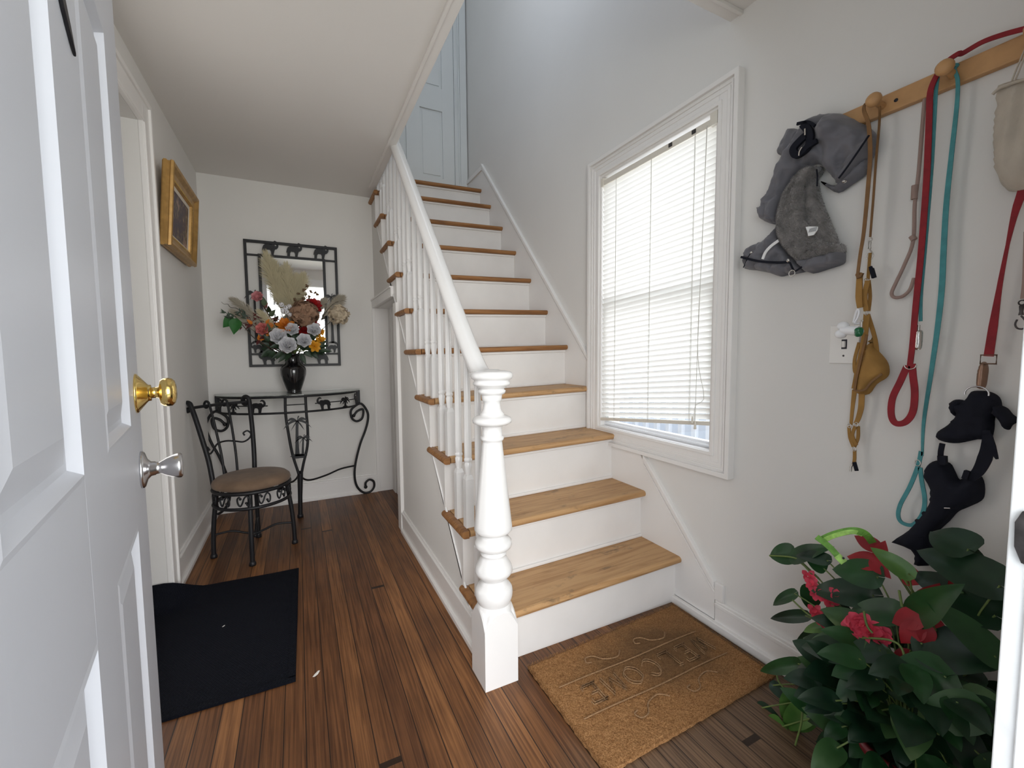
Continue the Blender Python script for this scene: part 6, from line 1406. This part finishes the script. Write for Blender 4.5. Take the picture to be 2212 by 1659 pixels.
# ------------------------------------------------------------------ plants by the door
def leaf3(mb, base, tip, wd, nrm, mi=0, heart=1.0, fold=0.18, bend=0.12, wav=0.0):
    base = V3(base); tip = V3(tip); d = tip-base; L_ = d.length; d.normalize(); n_ = V3(nrm); n_ = n_-d*n_.dot(d)
    n_ = n_.normalized() if n_.length > 1e-4 else d.orthogonal().normalized()
    s_ = d.cross(n_); vs = []; nv, nu = 11, 6
    for j in range(nv+1):
        t = j/nv
        t = t**1.35                                          # rows closer together at the base
        w = max(0.0, math.sin(PI*t**(0.52 if heart > 0.5 else 0.72)))**(0.75 if heart > 0.5 else 0.95)
        w = max(w, 0.006)*wd
        for i in range(nu+1):
            u = -1+2*i/nu
            back = -0.16*L_*heart*(abs(u)**1.3)*max(0, 1-t*2.6)
            vs.append(base+d*(L_*t+back)+s_*w*u*0.5+n_*(-fold*w*0.5*(1-abs(u))**1.0+bend*L_*(math.sin(PI*t*0.9)-0.6*t*t)+wav*math.sin(t*9+u*2)*wd))
    mb.add(vs, [(j*(nu+1)+i, j*(nu+1)+i+1, (j+1)*(nu+1)+i+1, (j+1)*(nu+1)+i) for j in range(nv) for i in range(nu)], mi, True)
def pot(t, c, r, h_, m_, name='pot'):
    MB().lathe([(0, 0), (r*0.72, 0), (r*0.76, 0.01), (r*0.97, h_-0.03), (r*1.04, h_-0.028), (r*1.05, h_), (r*0.95, h_), (r*0.92, h_-0.03), (0, h_-0.03)], c, seg=32).build(name, m_, t)
    MB().lathe([(0, h_-0.032), (r*0.93, h_-0.028), (0, h_-0.024)], c, seg=24).build('soil', 'soil', t)
pp = thing('pothos_plant', (-0.02, -0.86, 0), 'trailing pothos with broad green leaves by the right wall', 'plant')
PC = V3((-0.03, -0.90, 0))
pot(pp, PC, 0.105, 0.20, 'terracotta_red')
# big leaves: base, tip, width factor, material, plane x
DK, MD, LT, PL_ = 1, 0, 2, 3
LV = [(0.06,-0.57,0.486),(0.05,-0.505,0.454),(0.05,-0.581,0.48),(0.06,-0.677,0.552),(0.04,-0.673,0.515),(0.04,-0.589,0.495),(0.05,-0.661,0.484),(0.04,-0.618,0.498),(0.05,-0.585,0.373),(0.04,-0.527,0.307),(0.05,-0.618,0.323),(0.04,-0.52,0.261),(0.06,-0.625,0.407),(0.08,-0.614,0.326),(0.03,-0.685,0.336),(0.02,-0.629,0.29),(0.04,-0.696,0.34),(0.03,-0.601,0.228),(0.04,-0.686,0.29),(0.04,-0.623,0.205),(0,-0.631,0.201),(-0.01,-0.525,0.11),(0.03,-0.67,0.168),(0.02,-0.614,0.149),(0.02,-0.796,0.532),(0.01,-0.7,0.511),(0.03,-0.784,0.476),(0.01,-0.649,0.425),(0,-0.846,0.473),(0,-0.741,0.406),(0.04,-0.712,0.346),(0.07,-0.691,0.417),(-0.02,-0.871,0.583),(-0.03,-0.8,0.619),(0.05,-0.943,0.656),(0.1,-0.861,0.657),(0.02,-1.001,0.61),(0.05,-0.855,0.62),(0.03,-0.995,0.54),(0.06,-0.84,0.558),(-0.02,-0.887,0.493),(-0.06,-0.971,0.618),(0,-1.007,0.469),(-0.04,-0.906,0.552),(-0.03,-0.903,0.441),(0,-1.014,0.452),(-0.05,-0.857,0.338),(-0.04,-0.809,0.407),(-0.02,-0.973,0.39),(0.05,-0.904,0.394),(-0.06,-0.954,0.41),(-0.07,-0.856,0.309),(-0.1,-1.014,0.401),(-0.12,-0.931,0.316),(-0.02,-0.882,0.28),(-0.04,-0.842,0.176),(0.02,-0.767,0.164),(0.03,-0.855,0.252),(-0.04,-0.846,0.191),(-0.02,-0.667,0.069),(0,-0.667,0.095),(-0.01,-0.6,-0.017),(-0.01,-0.529,-0.008),(0,-0.608,-0.015),(0.02,-0.551,0.072),(0.03,-0.617,0.052),(0.02,-0.642,0.085),(0.01,-0.595,-0.025),(-0.02,-0.606,-0.001),(-0.03,-0.562,-0.068),(-0.05,-0.812,0.095),(-0.03,-0.698,0.038),(-0.06,-0.968,0.239),(-0.05,-0.847,0.161),(-0.05,-0.891,0.144),(-0.04,-0.768,0.077),(0.12,-0.94,0.57),(0.12,-0.888,0.67)]
mats_ = [MD, MD, DK, MD, MD, DK, MD, LT, DK, DK, MD, LT, MD, DK, MD, DK, LT, DK, DK, DK, MD, MD, DK, PL_, DK, MD, PL_, MD, DK, DK, LT, DK, DK, LT, LT, DK, DK, DK, DK, DK]
wds = [0.062, 0.048, 0.04, 0.05, 0.032, 0.035, 0.05, 0.028, 0.045, 0.03, 0.040, 0.06, 0.075, 0.07, 0.065, 0.07, 0.04, 0.09, 0.085, 0.08, 0.06, 0.06, 0.095, 0.095, 0.085, 0.10, 0.07, 0.07, 0.095, 0.06, 0.06, 0.05, 0.035, 0.095, 0.10, 0.10, 0.08, 0.08]
pr = random.Random(9)
lm = [MB() for _ in range(4)]; smb = MB()
CTR = PC+V3((0, 0, 0.22))
for k in range(len(LV)//2):
    b, t_ = V3(LV[2*k]), V3(LV[2*k+1]); m_ = mats_[k % len(mats_)]; wd_ = wds[k % len(wds)]
    L_ = (t_-b).length
    nrm = V3((-0.75, -0.35, 0.55+pr.uniform(-0.2, 0.4)))
    leaf3(lm[m_], b, t_, min(wd_, L_*0.85)*1.05, nrm, 0, bend=0.10, fold=0.22, wav=0.015)
    mid = CTR.lerp(b, 0.6)+V3((0.02, 0, 0.03)); smb.tube([CTR+V3((pr.uniform(-.05, .05), pr.uniform(-.05, .05), -0.03)), mid, b], 0.0020, 5, n=3)
for k in range(210):
    th = pr.uniform(0, 2*PI); ph = pr.uniform(-0.75, 1.0); r_ = pr.uniform(0.05, 0.20)
    b = CTR+V3((math.cos(th)*r_*0.75, math.sin(th)*r_*0.95+0.02, 0.02+ph*0.17))
    if b.x > XW-0.05: b.x = XW-0.05-pr.uniform(0, 0.05)
    if b.y < -1.04: b.y = -1.04+pr.uniform(0, 0.08)
    if b.z < 0.03: b.z = pr.uniform(0.03, 0.08)
    d = V3((math.cos(th)+pr.uniform(-.6, .6), math.sin(th)+pr.uniform(-.6, .6), pr.uniform(-0.7, 0.35))).normalized()
    L_ = pr.uniform(0.05, 0.10); t_ = b+d*L_
    if t_.x > XW-0.02: t_.x = XW-0.02
    if t_.y < -1.08: t_.y = -1.08
    t_.z = max(t_.z, 0.01)
    leaf3(lm[pr.choice([0, 0, 1, 1, 1, 3])], b, t_, L_*pr.uniform(0.6, 0.8), (d.x*0.4-0.5, d.y*0.4-0.3, 0.9), 0, bend=0.12, fold=0.2)
    if k % 2: smb.tube([CTR+V3((pr.uniform(-.05, .05), pr.uniform(-.05, .05), -0.04)), CTR.lerp(b, 0.5)+V3((0, 0, 0.03)), b], 0.0018, 5, n=2)
for mbx, nm, mt_ in zip(lm, ('leaves', 'dark_leaves', 'light_leaves', 'variegated_leaves'), ('pothos_leaf', 'pothos_dark', 'pothos_light', 'pothos_pale')): mbx.build(nm, mt_, pp)
# trailing vines
for path in ([(-0.01,-0.575,0.151),(-0.01,-0.585,0.119),(0,-0.61,0.097),(0,-0.645,0.089),(0.01,-0.653,0.067)], [(-0.02,-0.697,0.284),(-0.02,-0.697,0.238),(-0.03,-0.683,0.186),(-0.03,-0.666,0.12),(-0.04,-0.667,0.063),(-0.05,-0.658,-0.014),(-0.05,-0.656,-0.079)], [(-0.01,-0.606,-0.009),(-0.02,-0.639,-0.016),(-0.03,-0.671,-0.029),(-0.04,-0.701,-0.042)], [(-0.03,-0.719,0.377),(-0.04,-0.766,0.377),(-0.05,-0.818,0.408),(-0.05,-0.857,0.426),(-0.05,-0.877,0.42),(-0.05,-0.887,0.383),(-0.04,-0.888,0.361)], [(-0.06,-0.807,0.471),(-0.06,-0.814,0.441),(-0.06,-0.826,0.428)], [(-0.03,-0.859,0.541),(-0.03,-0.866,0.506)], [(0.05,-0.507,0.455),(0.05,-0.581,0.48),(0.05,-0.613,0.466),(0.04,-0.657,0.439)], [(0.04,-0.586,0.356),(0.04,-0.623,0.339),(0.03,-0.654,0.34)], [(0,-0.629,0.191),(0,-0.652,0.177),(0.02,-0.68,0.181)], [(-0.04,-0.696,-0.002),(-0.05,-0.714,-0.025)], [(-0.08,-0.932,0.292),(-0.08,-0.938,0.273),(-0.08,-0.945,0.27),(-0.08,-0.955,0.288),(-0.08,-0.955,0.309)]):
    smb.tube(path, 0.0026, 6, n=5)
smb.build('stems', 'stem_green', pp)

# poinsettia
po_ = thing('poinsettia', (0.05, -0.85, 0), 'red poinsettia tangled among the pothos leaves', 'plant')
pot(po_, V3((0.095, -1.0, 0)), 0.085, 0.24, 'terracotta_red', 'pot')
rb, rs_ = MB(), MB()
BR_ = [(0.06,-0.786,0.584),(0.07,-0.72,0.598),(0.05,-0.782,0.567),(0.05,-0.796,0.617),(0.04,-0.796,0.555),(0.05,-0.714,0.543),(0.03,-0.823,0.577),(0.05,-0.863,0.568),(0.05,-0.834,0.537),(0.04,-0.872,0.544),(0.04,-0.772,0.558),(0.03,-0.82,0.535),(-0.02,-0.904,0.503),(-0.02,-0.844,0.452),(-0.01,-0.889,0.497),(0,-0.92,0.538),(-0.02,-0.897,0.483),(-0.03,-0.867,0.419),(-0.02,-0.905,0.487),(-0.02,-0.908,0.43),(0,-0.902,0.485),(0,-0.929,0.49),(0.03,-0.879,0.486),(0.03,-0.907,0.566),(0.05,-0.918,0.534),(0.05,-0.954,0.553),(0.05,-0.924,0.553),(0.05,-0.937,0.597),(0.05,-0.926,0.527),(0.05,-0.969,0.53),(0,-0.873,0.396),(-0.02,-0.853,0.35),(0,-0.881,0.396),(-0.02,-0.898,0.38),(0.02,-0.803,0.254),(0.02,-0.815,0.31),(0.03,-0.959,0.341),(0.03,-0.989,0.394),(0,-0.897,0.239),(0,-0.879,0.259)]
for k in range(len(BR_)//2):
    b, t_ = V3(BR_[2*k]), V3(BR_[2*k+1]); b = V3((min(b.x, XW-0.05), b.y, b.z)); L_ = (t_-b).length
    rb = MB(); leaf3(rb, b, t_, max(0.028, L_*0.6), (-0.75, -0.4, 0.6), 0, heart=0.3, fold=0.12, bend=0.08, wav=0.02)
    rb.build('red_bract', 'poinsettia_red', po_)
base_p = V3((0.095, -1.0, 0.22))
for k in range(0, len(BR_), 6):
    b = V3(BR_[k]); rs_.tube([base_p, base_p.lerp(b, 0.5)+V3((0, 0, 0.02)), b], 0.003, 5, n=2)
rs_.build('stems', 'stem_green', po_)
mb = MB()
for k in range(12):
    c = V3([(0.045,-0.935,0.546)][0])+V3((pr.uniform(-.01, .01), pr.uniform(-.018, .018), pr.uniform(-.018, .018))); mb.ball(c, 0.0042, 7)
mb.build('flower_buds', 'pothos_pale', po_)
# coral silk blossoms at the left of the foliage
for pt_, lab in (([(0.04,-0.626,0.447),(0.03,-0.64,0.433),(0.03,-0.651,0.414)], 'topmost coral pink blossom at the left of the pothos'), ([(0.02,-0.67,0.424),(0.02,-0.686,0.419),(0.02,-0.708,0.441),(0.02,-0.697,0.414)], 'ragged coral pink blossom below the topmost one'), ([(0.02,-0.656,0.366),(0.02,-0.668,0.356),(0.02,-0.68,0.353)], 'small spiky coral blossom at the left of the pothos'), ([(-0.03,-0.78,0.41),(-0.03,-0.792,0.407),(-0.03,-0.807,0.414),(-0.02,-0.823,0.406),(-0.03,-0.785,0.421)], 'largest coral pink blossom, low in the middle of the pothos')):
    c0 = V3(pt_[0]); t = thing('coral_blossom', c0, lab, 'flower', 'coral blossoms among the pothos')
    mb = MB()
    for c in pt_:
        big = 'largest' in lab
        fluffy(mb, c, (-0.7, -0.4, 0.4), 0.018, 8 if big else 7, 0.030 if big else 0.021, 0.026 if big else 0.014)
    mb.build('petals', 'coral_pink', t)
    mb = MB(); c = V3(pt_[1]); mb.tube([CTR, CTR.lerp(c, 0.6)+V3((0.01, 0, 0.02)), c], 0.0020, 5, n=3); mb.build('stem', 'stem_green', t)
# lime collar
lc = thing('dog_collar', [(0.02,-0.697,0.568)][0], 'lime green collar strap resting on top of the pothos', 'collar')
MB().ribbon([(0,-0.675,0.579),(0,-0.705,0.607),(0.01,-0.742,0.63),(0.03,-0.761,0.626),(0.06,-0.766,0.598)], 0.017, 0.0035, (-0.9, -0.3, 0.3)).ribbon([(-0.01,-0.671,0.59),(-0.012,-0.702,0.577),(-0.015,-0.728,0.559),(-0.015,-0.739,0.549)], 0.015, 0.0035, (-0.8, -0.4, 0.5)).build('strap', 'lime_webbing', lc)
MB().ribbon([(-0.003,-0.679,0.579),(-0.003,-0.707,0.605),(0.006,-0.742,0.628),(0.024,-0.758,0.624)], 0.011, 0.0030, (-0.9, -0.3, 0.3)).ribbon([(-0.018,-0.725,0.563),(-0.018,-0.742,0.552)], 0.017, 0.0035, (-0.8, -0.4, 0.5), n=0).build('inner_band', 'lime_light', lc)
q = [(-0.021,-0.741,0.564)][0]; MB().ball(q, 0.003, 8).build('snap', 'dark_hole', lc)
